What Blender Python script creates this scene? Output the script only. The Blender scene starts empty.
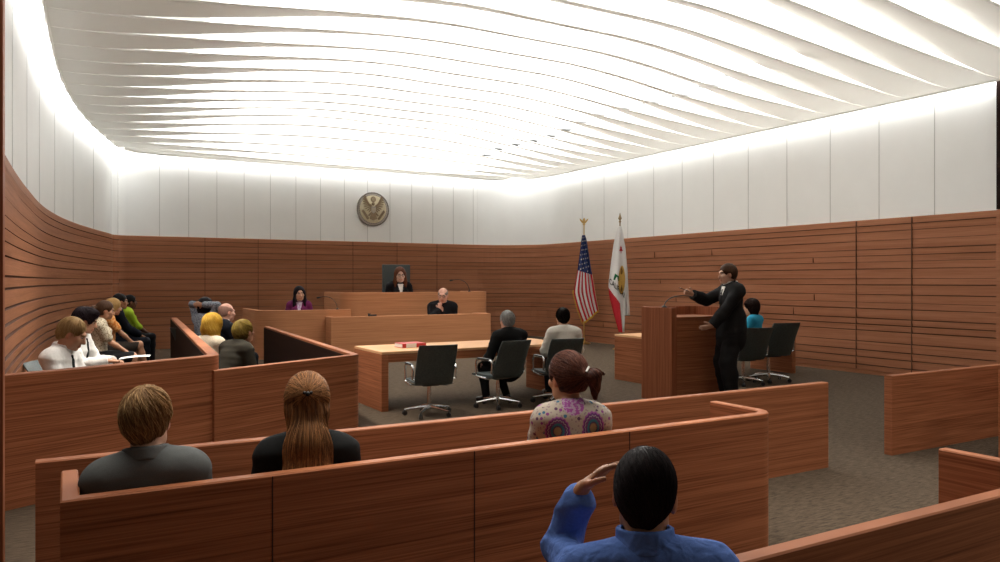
import bpy, bmesh, math, random
import numpy as np
from mathutils import Vector, Matrix
random.seed(7); rng = np.random.default_rng(7)
scene = bpy.context.scene
COL = scene.collection
PI = math.pi
def R(d): return math.radians(d)
V = lambda *a: np.array(a, dtype=float)
def nrm(v):
    v = np.asarray(v, float); n = np.linalg.norm(v)
    return v / n if n > 1e-9 else v

# ------------------------------------------------------------------ camera
H = 1.6; YAW = R(29.7)
cam = bpy.data.cameras.new('camera'); cam.sensor_width = 36; cam.lens = 36 * 0.76
cam.clip_start = 0.02; cam.clip_end = 200
camo = bpy.data.objects.new('camera', cam); COL.objects.link(camo)
camo.location = (0, 0, H); camo.rotation_euler = (PI / 2, 0, -YAW)
scene.camera = camo
SN, CS = math.sin(YAW), math.cos(YAW)

# ------------------------------------------------------------------ materials
def new_mat(name):
    m = bpy.data.materials.new(name); m.use_nodes = True
    nt = m.node_tree; b = nt.nodes['Principled BSDF']
    return m, nt, b
def plain(name, col, rough=0.6, metal=0.0, spec=0.5, noise=0.0, nscale=40, bump=0.0, bscale=120):
    m, nt, b = new_mat(name)
    b.inputs['Base Color'].default_value = (*col, 1); b.inputs['Roughness'].default_value = rough
    b.inputs['Metallic'].default_value = metal; b.inputs['Specular IOR Level'].default_value = spec
    tc = nt.nodes.new('ShaderNodeTexCoord')
    if noise:
        n = nt.nodes.new('ShaderNodeTexNoise'); n.inputs['Scale'].default_value = nscale; n.inputs['Detail'].default_value = 3
        nt.links.new(tc.outputs['Object'], n.inputs['Vector'])
        r = nt.nodes.new('ShaderNodeValToRGB')
        r.color_ramp.elements[0].position = 0.3; r.color_ramp.elements[1].position = 0.7
        r.color_ramp.elements[0].color = (*[c * (1 - noise) for c in col], 1)
        r.color_ramp.elements[1].color = (*[min(1, c * (1 + noise)) for c in col], 1)
        nt.links.new(n.outputs['Fac'], r.inputs['Fac']); nt.links.new(r.outputs['Color'], b.inputs['Base Color'])
    if bump:
        n = nt.nodes.new('ShaderNodeTexNoise'); n.inputs['Scale'].default_value = bscale; n.inputs['Detail'].default_value = 2
        nt.links.new(tc.outputs['Object'], n.inputs['Vector'])
        bp = nt.nodes.new('ShaderNodeBump'); bp.inputs['Strength'].default_value = bump; bp.inputs['Distance'].default_value = 0.01
        nt.links.new(n.outputs['Fac'], bp.inputs['Height']); nt.links.new(bp.outputs['Normal'], b.inputs['Normal'])
    return m
def wood(name, light, dark, vertical=False, rough=0.5, grain=1.0, contrast=(0.30, 0.72), spec=0.09):
    m, nt, b = new_mat(name)
    tc = nt.nodes.new('ShaderNodeTexCoord')
    def ns(sc, detail, rough_=0.6):
        mp = nt.nodes.new('ShaderNodeMapping')
        a, c = sc
        mp.inputs['Scale'].default_value = (c, c, a) if vertical else (a, a, c)
        nt.links.new(tc.outputs['Object'], mp.inputs['Vector'])
        n = nt.nodes.new('ShaderNodeTexNoise'); n.inputs['Scale'].default_value = 1.0
        n.inputs['Detail'].default_value = detail; n.inputs['Roughness'].default_value = rough_
        nt.links.new(mp.outputs['Vector'], n.inputs['Vector']); return n
    n1 = ns((0.38, 30 * grain), 3); n2 = ns((1.6, 120 * grain), 2)
    ad = nt.nodes.new('ShaderNodeMath'); ad.operation = 'MULTIPLY_ADD'
    nt.links.new(n2.outputs['Fac'], ad.inputs[0]); ad.inputs[1].default_value = 0.55
    m2 = nt.nodes.new('ShaderNodeMath'); m2.operation = 'MULTIPLY'; m2.inputs[1].default_value = 0.55
    nt.links.new(n1.outputs['Fac'], m2.inputs[0]); nt.links.new(m2.outputs[0], ad.inputs[2])
    r = nt.nodes.new('ShaderNodeValToRGB')
    r.color_ramp.elements[0].position = contrast[0]; r.color_ramp.elements[1].position = contrast[1]
    r.color_ramp.elements[0].color = (*dark, 1); r.color_ramp.elements[1].color = (*light, 1)
    nt.links.new(ad.outputs[0], r.inputs['Fac']); nt.links.new(r.outputs['Color'], b.inputs['Base Color'])
    b.inputs['Roughness'].default_value = rough; b.inputs['Specular IOR Level'].default_value = spec
    return m
def emit(name, col, s):
    m, nt, b = new_mat(name)
    b.inputs['Base Color'].default_value = (0.8, 0.8, 0.8, 1)
    b.inputs['Emission Color'].default_value = (*col, 1); b.inputs['Emission Strength'].default_value = s
    return m
def attr_mat(name, rough=0.5, spec=0.4, sss=0.0):
    m, nt, b = new_mat(name)
    a = nt.nodes.new('ShaderNodeAttribute'); a.attribute_name = 'Col'
    nt.links.new(a.outputs['Color'], b.inputs['Base Color'])
    b.inputs['Roughness'].default_value = rough; b.inputs['Specular IOR Level'].default_value = spec
    return m

WL, WD = (0.45, 0.170, 0.080), (0.13, 0.040, 0.017)
M = {}
M['wood'] = wood('cherry_wood', WL, WD)
M['wood_wall'] = wood('cherry_wall_wood', (0.45, 0.20, 0.108), (0.28, 0.112, 0.056), grain=0.8)
M['wood_bench'] = wood('bench_wood', (0.60, 0.285, 0.145), (0.42, 0.180, 0.085), grain=0.8)
M['wood_vert'] = wood('cherry_wood_vertical', (0.36, 0.125, 0.06), (0.15, 0.042, 0.018), vertical=True)
M['wood_top'] = wood('table_top_wood', (0.78, 0.47, 0.25), (0.64, 0.34, 0.17), grain=0.6)
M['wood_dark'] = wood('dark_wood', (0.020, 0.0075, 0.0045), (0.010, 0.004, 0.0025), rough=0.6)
M['joint'] = plain('joint_shadow_gap', (0.03, 0.010, 0.006), 0.8)
M['wall_joint_shade'] = plain('board_joint_shade', (0.12, 0.047, 0.025), 0.8)  # shade inside the wall grooves painted as dark colour; also used for board joints
M['white'] = plain('white_panel', (0.86, 0.87, 0.85), 0.5, spec=0.3, noise=0.015, nscale=2)
M['seam'] = plain('panel_seam', (0.50, 0.50, 0.48), 0.7)
def slat_mat():
    m, nt, b = new_mat('slat_white')
    b.inputs['Base Color'].default_value = (0.90, 0.885, 0.855, 1); b.inputs['Roughness'].default_value = 0.6; b.inputs['Specular IOR Level'].default_value = 0.2
    t = nt.nodes.new('ShaderNodeBsdfTranslucent'); t.inputs['Color'].default_value = (0.86, 0.855, 0.83, 1)
    mx = nt.nodes.new('ShaderNodeMixShader'); mx.inputs['Fac'].default_value = 0.33
    nt.links.new(b.outputs[0], mx.inputs[1]); nt.links.new(t.outputs[0], mx.inputs[2])
    nt.links.new(mx.outputs[0], nt.nodes['Material Output'].inputs['Surface'])
    return m
M['slat'] = slat_mat()
M['luminous'] = emit('luminous_ceiling', (1.0, 0.98, 0.945), 2.25)
M['cove'] = emit('cove_lamp', (1.0, 1.0, 0.985), 5.2)
M['bracket'] = plain('bracket_grey', (0.45, 0.47, 0.50), 0.5)
M['leather'] = plain('dark_leather', (0.062, 0.082, 0.085), 0.42, spec=0.5, noise=0.25, nscale=60, bump=0.08, bscale=300)
M['chrome'] = plain('chrome', (0.72, 0.73, 0.75), 0.22, metal=1.0)
M['black_plastic'] = plain('black_plastic', (0.012, 0.012, 0.013), 0.4)
M['gold'] = plain('gold_metal', (0.60, 0.42, 0.16), 0.35, metal=1.0)
M['bronze'] = plain('bronze_metal', (0.30, 0.22, 0.12), 0.5, metal=0.6)
M['eye_white'] = plain('eye_white', (0.42, 0.38, 0.34), 0.4)
M['iris'] = plain('iris_dark', (0.02, 0.012, 0.008), 0.2)
M['skin'] = attr_mat('skin', 0.5, 0.35)
M['hair'] = attr_mat('hair_strands', 0.55, 0.12)
M['paper'] = plain('white_paper', (0.85, 0.85, 0.83), 0.7)
M['red'] = plain('red_binder', (0.55, 0.03, 0.025), 0.45)
def carpet():
    m, nt, b = new_mat('taupe_carpet')
    tc = nt.nodes.new('ShaderNodeTexCoord')
    n1 = nt.nodes.new('ShaderNodeTexNoise'); n1.inputs['Scale'].default_value = 30; n1.inputs['Detail'].default_value = 6; n1.inputs['Roughness'].default_value = 0.7
    mp = nt.nodes.new('ShaderNodeMapping'); mp.inputs['Scale'].default_value = (0.35, 1.6, 1)
    nt.links.new(tc.outputs['Object'], mp.inputs['Vector']); nt.links.new(mp.outputs['Vector'], n1.inputs['Vector'])
    r = nt.nodes.new('ShaderNodeValToRGB'); r.color_ramp.elements[0].position = 0.32; r.color_ramp.elements[1].position = 0.7
    r.color_ramp.elements[0].color = (0.047, 0.034, 0.024, 1); r.color_ramp.elements[1].color = (0.142, 0.106, 0.074, 1)
    nt.links.new(n1.outputs['Fac'], r.inputs['Fac']); nt.links.new(r.outputs['Color'], b.inputs['Base Color'])
    n2 = nt.nodes.new('ShaderNodeTexNoise'); n2.inputs['Scale'].default_value = 400
    nt.links.new(tc.outputs['Object'], n2.inputs['Vector'])
    bp = nt.nodes.new('ShaderNodeBump'); bp.inputs['Strength'].default_value = 0.4; bp.inputs['Distance'].default_value = 0.01
    nt.links.new(n2.outputs['Fac'], bp.inputs['Height']); nt.links.new(bp.outputs['Normal'], b.inputs['Normal'])
    b.inputs['Roughness'].default_value = 0.95; b.inputs['Specular IOR Level'].default_value = 0.1
    return m
M['carpet'] = carpet()
def cloth(name, col, noise=0.12, rough=0.85, nscale=70, fold=0.0, fscale=16):
    m = plain(name, col, rough, spec=0.15, noise=noise, nscale=nscale, bump=0.10, bscale=500)
    if fold:      # soft creases
        nt = m.node_tree; b = nt.nodes['Principled BSDF']; tc = [n for n in nt.nodes if n.type == 'TEX_COORD'][0]
        old = b.inputs['Normal'].links[0].from_socket
        n = nt.nodes.new('ShaderNodeTexNoise'); n.inputs['Scale'].default_value = fscale; n.inputs['Detail'].default_value = 1.5; n.inputs['Distortion'].default_value = 0.5
        nt.links.new(tc.outputs['Object'], n.inputs['Vector'])
        bp = nt.nodes.new('ShaderNodeBump'); bp.inputs['Strength'].default_value = fold; bp.inputs['Distance'].default_value = 0.03
        nt.links.new(n.outputs['Fac'], bp.inputs['Height']); nt.links.new(old, bp.inputs['Normal']); nt.links.new(bp.outputs['Normal'], b.inputs['Normal'])
    return m

# ------------------------------------------------------------------ mesh helpers
def mesh_obj(name, verts, faces, mat, parent=None, smooth=False, mats=None, fmat=None, cols=None):
    me = bpy.data.meshes.new(name)
    verts = np.asarray(verts, dtype=np.float32)
    me.from_pydata(verts.tolist() if len(verts) < 30000 else verts.tolist(), [], faces if isinstance(faces, list) else faces.tolist())
    for mm in (mats or [mat]): me.materials.append(mm)
    if fmat is not None: me.polygons.foreach_set('material_index', np.asarray(fmat, dtype=np.int32))
    if smooth: me.polygons.foreach_set('use_smooth', np.ones(len(me.polygons), dtype=bool))
    if cols is not None:
        at = me.color_attributes.new('Col', 'FLOAT_COLOR', 'POINT')
        c = np.ones((len(verts), 4), dtype=np.float32); c[:, :3] = cols
        at.data.foreach_set('color', c.ravel())
    me.update()
    o = bpy.data.objects.new(name, me); COL.objects.link(o)
    if parent: o.parent = parent
    return o
class MB:
    """collects shapes into one mesh"""
    def __init__(s): s.v = []; s.f = []; s.m = []; s.cur = 0
    def add(s, vs, fs):
        n = len(s.v); s.v += [tuple(map(float, p)) for p in vs]
        s.f += [[i + n for i in f] for f in fs]; s.m += [s.cur] * len(fs)
    def box(s, x0, x1, y0, y1, z0, z1, c=0.0, rot=None, at=None):
        """box with chamfered edges"""
        bm = bmesh.new(); bmesh.ops.create_cube(bm, size=1.0)
        for v in bm.verts:
            v.co = Vector(((x0 + x1) / 2 + v.co.x * (x1 - x0), (y0 + y1) / 2 + v.co.y * (y1 - y0), (z0 + z1) / 2 + v.co.z * (z1 - z0)))
        if c: bmesh.ops.bevel(bm, geom=list(bm.edges), offset=c, segments=2, affect='EDGES', profile=0.6)
        s.bm(bm, rot, at)
    def bm(s, bm, rot=None, at=None):
        bm.verts.index_update()
        vs = [v.co.copy() for v in bm.verts]
        if rot is not None: vs = [rot @ v for v in vs]
        if at is not None: vs = [v + Vector(at) for v in vs]
        s.add(vs, [[v.index for v in f.verts] for f in bm.faces]); bm.free()
    def tube(s, pts, r, n=8, cap=True):
        pts = [np.asarray(p, float) for p in pts]; rs = r if hasattr(r, '__len__') else [r] * len(pts)
        vs = []; up = None
        for i, p in enumerate(pts):
            t = nrm(pts[min(i + 1, len(pts) - 1)] - pts[max(i - 1, 0)])
            if up is None:
                up = V(0, 0, 1) if abs(t[2]) < 0.9 else V(1, 0, 0)
            a = nrm(np.cross(t, up)); b_ = np.cross(a, t); up = b_
            for k in range(n):
                th = 2 * PI * k / n; vs.append(p + rs[i] * (math.cos(th) * a + math.sin(th) * b_))
        fs = []
        for i in range(len(pts) - 1):
            for k in range(n):
                k2 = (k + 1) % n; fs.append([i * n + k, i * n + k2, (i + 1) * n + k2, (i + 1) * n + k])
        if cap: fs.append(list(range(n))[::-1]); fs.append([(len(pts) - 1) * n + k for k in range(n)])
        s.add(vs, fs)
    def lathe(s, prof, n=20, at=(0, 0, 0), rot=None):
        vs = []
        for r_, z in prof:
            for k in range(n):
                th = 2 * PI * k / n; v = Vector((r_ * math.cos(th), r_ * math.sin(th), z))
                if rot is not None: v = rot @ v
                vs.append(v + Vector(at))
        fs = []
        for i in range(len(prof) - 1):
            for k in range(n):
                k2 = (k + 1) % n; fs.append([i * n + k, i * n + k2, (i + 1) * n + k2, (i + 1) * n + k])
        fs.append(list(range(n))[::-1]); fs.append([(len(prof) - 1) * n + k for k in range(n)])
        s.add(vs, fs)
    def prism(s, poly, z0, z1):
        """poly in x,y counter-clockwise"""
        n = len(poly)
        vs = [(x, y, z0) for x, y in poly] + [(x, y, z1) for x, y in poly]
        fs = [list(range(n))[::-1], list(range(n, 2 * n))] + [[i, (i + 1) % n, n + (i + 1) % n, n + i] for i in range(n)]
        s.add(vs, fs)
    def build(s, name, mat, parent=None, smooth=False, mats=None):
        return mesh_obj(name, s.v, s.f, mat, parent, smooth, mats, s.m if mats else None)
def empty(name, loc, rz=0.0, scale=1.0, label=None, cat=None, group=None):
    o = bpy.data.objects.new(name, None); COL.objects.link(o)
    o.empty_display_size = 0.1
    o.location = loc; o.rotation_euler = (0, 0, rz); o.scale = (scale,) * 3
    tag(o, label, cat, group); return o
def tag(o, label=None, cat=None, group=None, kind=None):
    if label: o['label'] = label
    if cat: o['category'] = cat
    if group: o['group'] = group
    if kind: o['kind'] = kind
    return o
def copy_tree(o, parent=None):
    c = o.copy(); COL.objects.link(c)
    if parent: c.parent = parent
    for ch in list(o.children): copy_tree(ch, c)
    return c
def autosmooth(o, ang=35):
    me = o.data
    me.polygons.foreach_set('use_smooth', np.ones(len(me.polygons), dtype=bool))
    me.set_sharp_from_angle(angle=R(ang)); return o
def fillet(pts, rad, n=10):
    """rounded polyline; rad per vertex"""
    out = []
    for i, p in enumerate(pts):
        r = rad[i]
        if i == 0 or i == len(pts) - 1 or r <= 0: out.append(tuple(p)); continue
        p = V(*p); a = nrm(V(*pts[i - 1]) - p); b = nrm(V(*pts[i + 1]) - p)
        ang = math.acos(max(-1, min(1, a @ b))); t = r / math.tan(ang / 2)
        c = p + nrm(a + b) * r / math.sin(ang / 2)
        s, e = p + a * t, p + b * t
        a0 = math.atan2(*(s - c)[::-1]); a1 = math.atan2(*(e - c)[::-1]); d = (a1 - a0 + PI) % (2 * PI) - PI
        out += [tuple(c + r * V(math.cos(a0 + d * k / n), math.sin(a0 + d * k / n))) for k in range(n + 1)]
    return out
def offset_path(path, off):
    P = [V(*p) for p in path]; out = []
    for i, p in enumerate(P):
        d1 = nrm(p - P[i - 1]) if i else nrm(P[1] - p)
        d2 = nrm(P[i + 1] - p) if i < len(P) - 1 else d1
        n1, n2 = V(-d1[1], d1[0]), V(-d2[1], d2[0]); m = nrm(n1 + n2)
        out.append(tuple(p + m * off / max(0.3, m @ n1)))
    return out
def ribbon(mb, path, off, z0, z1, c=0.006):
    """wall of thickness |off| following a path (off > 0 = to the left of travel), top edges chamfered"""
    q = [offset_path(path, f) for f in ((0, off) if not c else (0, math.copysign(c, off), off - math.copysign(c, off), off))]
    n = len(path); vs = []
    if c: prof = [(0, z0), (0, z1 - c), (1, z1), (2, z1), (3, z1 - c), (3, z0)]
    else: prof = [(0, z0), (0, z1), (1, z1), (1, z0)]
    k = len(prof)
    for i in range(n):
        for a, z in prof: vs.append((*q[a][i], z))
    fs = []
    for i in range(n - 1):
        for j in range(k):
            j2 = (j + 1) % k; f = [i * k + j, i * k + j2, (i + 1) * k + j2, (i + 1) * k + j]
            fs.append(f if off < 0 else f[::-1])
    e1 = list(range(k)); e2 = [(n - 1) * k + j for j in range(k)]
    fs.append(e1[::-1] if off < 0 else e1); fs.append(e2 if off < 0 else e2[::-1])
    mb.add(vs, fs)

# ================================================================== THE SETTING
mb = MB(); mb.prism([(-3, -3.5), (14, -3.5), (14, 21), (-3, 21)], -0.1, 0)
tag(mb.build('floor', M['carpet']), kind='structure')

XR, YB = 11.95, 19.45
def left_x(y):
    return float(np.interp(y, *zip((3, -.46), (6.5, -.45), (9, -.42), (12.1, -.31), (13.7, -.17), (15.3, .05), (17.2, .44), (19.45, 1.0))))
_ys = np.linspace(4.1, 19.2, 60)
_lx = np.array([left_x(y) for y in np.linspace(2.5, 20.5, 120)])
_k = np.ones(13) / 13; _lxs = np.convolve(np.pad(_lx, 6, 'edge'), _k, 'valid')
def left_xs(y): return float(np.interp(y, np.linspace(2.5, 20.5, 120), _lxs))
left_path = [(left_xs(y), y) for y in _ys]
cl = fillet([left_path[-1], (1.06, YB), (3.0, YB)], [0, 0.25, 0], 6)
left_path = left_path[:-1] + cl[:4]
back_path = cl[3:-1] + [(x, YB) for x in np.linspace(1.6, 10.2, 30)]
arc = fillet([(10.2, YB), (XR, YB), (XR, 16)], [0, 1.6, 0], 14)[1:-1]
back_path = back_path + [(arc[0][0], YB)]
right_path = arc + [(XR, y) for y in np.linspace(arc[-1][1] - 0.25, 6.1, 45)]

GZ = []
z = 0.16
while z < 2.56:
    GZ.append(z); z += random.choice([0.105, 0.12, 0.135, 0.15, 0.165, 0.19])
ZT = 2.65
def groove_wall(path, amp, gw=0.011):
    """panelled wall: z profile with horizontal shadow gaps; amp(i, u) = gap strength 0..1"""
    L = np.concatenate([[0], np.cumsum([math.dist(path[i], path[i + 1]) for i in range(len(path) - 1)])])
    # room side is to the right of travel (left -> back -> right)
    nv = offset_path(path, 1.0); n = len(path); vs = []; K = None
    for i in range(n):
        nx, ny = nv[i][0] - path[i][0], nv[i][1] - path[i][1]
        rows = [(0.0, 0.02), (0.07, 0.02), (0.075, 0.0)]
        for g, z in enumerate(GZ):
            a = max(0.02, amp(g, L[i] / L[-1])); w = gw * (0.35 + 0.65 * a); d = 0.030 * a
            rows += [(z - w, -0.014 * a), (z - w * 0.8, d), (z + w * 0.8, d), (z + w, 0.0)]
        rows += [(ZT - 0.012, 0.0), (ZT, 0.008), (ZT, 0.10)]
        K = len(rows)
        for z, o in rows: vs.append((path[i][0] + nx * o, path[i][1] + ny * o, z))
    fs = [[i * K + j, (i + 1) * K + j, (i + 1) * K + j + 1, i * K + j + 1] for i in range(n - 1) for j in range(K - 1)]
    fm = [1 if (j >= 3 and j < 3 + 4 * len(GZ) and (j - 3) % 4 in (0, 1, 2)) else 0 for i in range(n - 1) for j in range(K - 1)]  # inner groove faces get the painted shade
    return vs, fs, fm
def flat_wall(path, off, z0, z1):
    q = offset_path(path, off); n = len(path); vs = [(*p, z0) for p in q] + [(*p, z1) for p in q]
    return vs, [[i, i + 1, n + i + 1, n + i] for i in range(n - 1)]
def seam_strip(mb, x, y, tx, ty, z0, z1, w=0.012, proud=0.004):
    nx, ny = ty, -tx     # to the room (right of travel)
    a = V(x, y) + V(nx, ny) * proud; h = V(tx, ty) * w / 2; b = V(nx, ny) * 0.02
    p = [a - h, a + h, a + h - b, a - h - b]
    mb.prism([tuple(q) for q in p][::-1], z0, z1)
ph = rng.uniform(0, 6.28, (3, 60)); fr = rng.uniform(0.6, 2.0, (3, 60))
def amp_for(w):
    def f(g, u):
        s = 0.62 + 0.5 * math.sin(ph[w, g] + 6.28 * fr[w, g] * u)
        if g % 3 == 0: s += 0.25
        return min(1.0, max(0.12, s))
    return f
def amp_left(g, u):
    # boards spread toward the near end: every second gap fades out toward the back
    s = 1.05 - 0.25 * u if g % 2 == 0 else 1.15 - 1.7 * abs(u - 0.25)
    return min(1.0, max(0.08, s))
ZC = 4.57
for nm, path, amp in (('wall_left', left_path, amp_left), ('wall_back', back_path, amp_for(1)), ('wall_right', right_path, amp_for(2))):
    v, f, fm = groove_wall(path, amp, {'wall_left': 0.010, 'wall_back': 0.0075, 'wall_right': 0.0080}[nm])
    w = mesh_obj(nm, v, f, None, mats=[M['wood_wall'], M['wall_joint_shade']], fmat=fm); tag(w, kind='structure')
    v, f = flat_wall(path, 0.035, ZT - 0.02, ZC + 0.1)
    up = mesh_obj('upper_panelling', v, f, M['white'], w, smooth=True)
    mb = MB(); mj = MB()
    if nm == 'wall_back':
        for k in range(14):
            x = 1.90 + 0.64 * k
            if x < 10.3: seam_strip(mb, x, YB + 0.035, 1, 0, ZT, ZC, 0.010)
        for k, x in enumerate((2.9, 4.15, 5.35, 6.6, 7.85, 9.05)):
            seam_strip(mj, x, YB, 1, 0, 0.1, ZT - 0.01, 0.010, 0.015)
    elif nm == 'wall_right':
        for k in range(11):
            seam_strip(mb, XR + 0.035, 7.07 + 0.95 * k, 0, -1, ZT, ZC, 0.012)
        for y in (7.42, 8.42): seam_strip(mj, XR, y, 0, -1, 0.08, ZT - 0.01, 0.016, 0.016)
        for k in range(16):   # short vertical board joints
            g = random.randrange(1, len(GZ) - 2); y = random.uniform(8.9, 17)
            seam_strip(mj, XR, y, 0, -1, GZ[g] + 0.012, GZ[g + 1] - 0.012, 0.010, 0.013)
    else:
        for y in np.arange(5.2, 19.3, 1.75):
            x = left_xs(y); dx = (left_xs(y + .05) - left_xs(y - .05)) / 0.1; t = nrm(V(dx, 1))
            seam_strip(mb, x - 0.035, y, t[0], t[1], ZT, ZC, 0.005)
    mb.build('panel_seam', M['seam'], w)
    if mj.v: mj.build('board_joint', M['wall_joint_shade'], w)
mb = MB(); mb.box(-0.62, -0.243, 4.0, 4.12, 0, 5.0, 0.004)
tag(mb.build('trim_1', M['wood_vert']), kind='structure')
mb = MB(); mb.box(XR - 0.02, XR + 0.12, 5.6, 6.12, 0, 2.655, 0.004)
tag(mb.build('trim_3', M['wood_wall']), kind='structure')
mb = MB(); mb.box(XR - 0.02, XR + 0.12, 5.6, 6.12, 2.66, 4.7, 0.004)
tag(mb.build('trim_2', M['wood_dark']), kind='structure')

# ---- ceiling: luminous soffit, twisted slats below it, lit cove around the edge
mb = MB(); mb.box(-1.0, 12.2, 3.4, 19.9, 5.80, 5.90)
ceil = mb.build('ceiling', M['white']); tag(ceil, kind='structure')
mb = MB(); mb.box(2.0, 12.1, 3.6, 19.3, 5.74, 5.795)
mb.build('light_panel', M['luminous'], ceil)
mb = MB(); mb.box(-3, 13.5, -3.4, 3.4, 4.62, 4.72)
tag(mb.build('ceiling_rear', M['white']), kind='structure')
SL0, PITCH = 3.88, 0.70
def sm(a, b, x):
    t = min(1, max(0, (x - a) / (b - a))); return t * t * (3 - 2 * t)
def slat_edges(y):
    x0 = left_xs(min(y, 19.2)) + 0.17
    if y > 18.6: x0 += 0.3 * (y - 18.6)
    x1 = XR - 0.16
    if y > 18.0: x1 = XR - 0.16 - 0.9 * ((y - 18.0) / 1.0) ** 2
    return x0, x1
nsl = 22
for k in range(nsl):
    y = SL0 + PITCH * (k + 0.5)
    if y > 19.1: break
    x0, x1 = slat_edges(y); N = 44; vs = []; fs = []
    for i in range(N + 1):
        u = i / N; x = x0 + (x1 - x0) * u
        ef = sm(19.2, 15.5, y)
        dome = sm(0, .42, u) * sm(1, .55, u) * ef
        tw = (0.35 + 0.65 * sm(19.5, 16, y)) * sm(0.0, 0.46 + 0.04 * math.sin(k * 1.3), u) * sm(1.0, 0.66 + 0.05 * math.sin(k * 0.9 + 1), u)
        zc = 4.55 + 0.50 * dome
        th = R(25) * tw; hw = PITCH * (0.487 + 0.0 * tw); t = 0.014
        dy, dz = math.cos(th) * hw, math.sin(th) * hw
        ny, nz = -math.sin(th) * t, math.cos(th) * t
        bow = 0.03 * tw
        for (a, b) in ((-1, 1), (0, 1), (1, 1), (1, -1), (0, -1), (-1, -1)):
            vs.append((x, y + a * dy + b * ny, zc + a * dz + b * nz - (bow if a == 0 else 0)))
    for i in range(N):
        for j in range(6):
            j2 = (j + 1) % 6; fs.append([i * 6 + j, i * 6 + j2, (i + 1) * 6 + j2, (i + 1) * 6 + j])
    fs.append([5, 4, 3, 2, 1, 0]); fs.append([N * 6 + j for j in range(6)])
    s = mesh_obj('slat', vs, fs, M['slat'], ceil); autosmooth(s, 50)
    if 3 < k < 19:   # grey end bracket resting on the slat where it twists flat
        xb = x0 + (x1 - x0) * (0.80 + 0.01 * math.sin(k)); u = (xb - x0) / (x1 - x0)
        zc = 4.55 + 0.50 * sm(0, .42, u) * sm(1, .55, u) * sm(19.2, 15.5, y)
        b = MB(); b.prism([(xb - .28, y + 0.10), (xb, y + 0.02), (xb + .02, y + 0.30), (xb - .25, y + 0.32)], zc + 0.10, zc + 0.13)
        b.build('bracket', M['bracket'], s)
# cove strip
inner = []; outer = []
for y in np.linspace(3.4, 18.7, 50):
    inner.append((slat_edges(y)[0] + 0.02, y)); outer.append((left_xs(y) - 0.03, y))
inner += [(1.45, 19.12), (2.2, 19.24)]; outer += [(1.0, YB + .03), (2.2, YB + .03)]
for x in np.linspace(3, 10.0, 12): inner.append((x, 19.26)); outer.append((x, YB + .03))
for (xi, yi), (xo, yo) in (((10.9, 19.12), (arc[4][0], arc[4][1])), ((11.3, 18.85), (arc[8][0], arc[8][1])), ((11.6, 18.3), (arc[11][0], arc[11][1] + .03))):
    inner.append((xi, yi)); outer.append((xo + .03, yo))
for y in np.linspace(17.5, 3.4, 30): inner.append((XR - 0.17, y)); outer.append((XR + .04, y))
n = len(inner)
vs = [(*p, ZC) for p in inner] + [(*p, ZC) for p in outer]
cov = mesh_obj('cove_light', vs, [[i, i + 1, n + i + 1, n + i] for i in range(n - 1)], M['cove'], ceil)
mb = MB(); ribbon(mb, inner, -0.02, 4.51, 4.72, 0)
mb.build('edge_band', M['slat'], ceil)
mb = MB(); ribbon(mb, outer, 0.02, 4.59, 5.78, 0)
mb.build('fascia', M['white'], ceil)

# ================================================================== JURY BOX, BENCHES, PEWS
JD = (0.893, 0.449)
def along(p, d, t): return (p[0] + d[0] * t, p[1] + d[1] * t)
# front line of the jury box
J0 = (-0.44, 6.26)
JC1 = along(J0, JD, 1.82)      # corner of the rear tier
JC2 = along(J0, JD, 3.56)      # corner of the front tier
def wall_thing(name, label, cat, path, off, z0, z1, mat, c=0.006, group=None, lining=None, seams=(), lin_mat=None):
    root = empty(name, (path[0][0], path[0][1], 0), 0, 1, label, cat, group)
    ox, oy = path[0]
    lp = [(x - ox, y - oy) for x, y in path]
    m = MB(); ribbon(m, lp, off, z0, z1, c); autosmooth(m.build('panel', mat, root), 30)
    if lining:
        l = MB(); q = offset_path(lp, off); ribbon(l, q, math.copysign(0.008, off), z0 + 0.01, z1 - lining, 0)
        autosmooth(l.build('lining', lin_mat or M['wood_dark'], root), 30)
    for (sx, sy, tx, ty, za, zb) in seams:
        j = MB(); t = nrm(V(tx, ty)); nx, ny = t[1], -t[0]
        a = V(sx - ox, sy - oy) + V(nx, ny) * 0.0015; h = t * 0.0025; b = V(nx, ny) * 0.006
        j.prism([tuple(p) for p in (a - h - b, a + h - b, a + h, a - h)][::-1] if False else [tuple(p) for p in (a - h, a + h, a + h - b, a - h - b)], za, zb)
        j.build('panel_joint', M['joint'], root)
    return root
p = fillet([J0, JC1, (1.72, 14.7)], [0, 0.30, 0], 12)
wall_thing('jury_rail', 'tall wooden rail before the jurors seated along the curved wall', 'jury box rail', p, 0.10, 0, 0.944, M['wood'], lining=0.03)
J1 = (J0[0] + 0.449 * 0.012, J0[1] - 0.893 * 0.012)
p = fillet([along(J1, JD, 1.75), along(J1, JD, 3.56), (3.07, 13.5)], [0, 0.16, 0], 12)
q = [(p[0][0], p[0][1] - 0.0)] + p[1:]
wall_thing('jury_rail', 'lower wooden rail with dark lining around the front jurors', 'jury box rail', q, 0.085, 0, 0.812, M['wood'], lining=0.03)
mb = MB(); mb.prism([(-.30, 6.62), (1.0, 7.25), (1.14, 9), (1.5, 14.7), (.9, 17.6), (.42, 17.0), (.0, 15), (-.3, 12), (-.40, 9)], 0.0, 0.10)
tag(mb.build('platform_jury', M['carpet']), kind='structure')

# bar rail with the gate opening
YBAR = 4.27
wall_thing('bar_rail', 'long low wooden bar rail in front of the seated gallery', 'courtroom rail', [(-0.13, YBAR), (5.68, YBAR)], 0.075, 0, 0.73, M['wood'])
wall_thing('bar_rail', 'wooden bar rail across the gap near the right wall', 'courtroom rail', [(6.57, YBAR), (11.8, YBAR)], 0.075, 0, 0.73, M['wood'])
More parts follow.
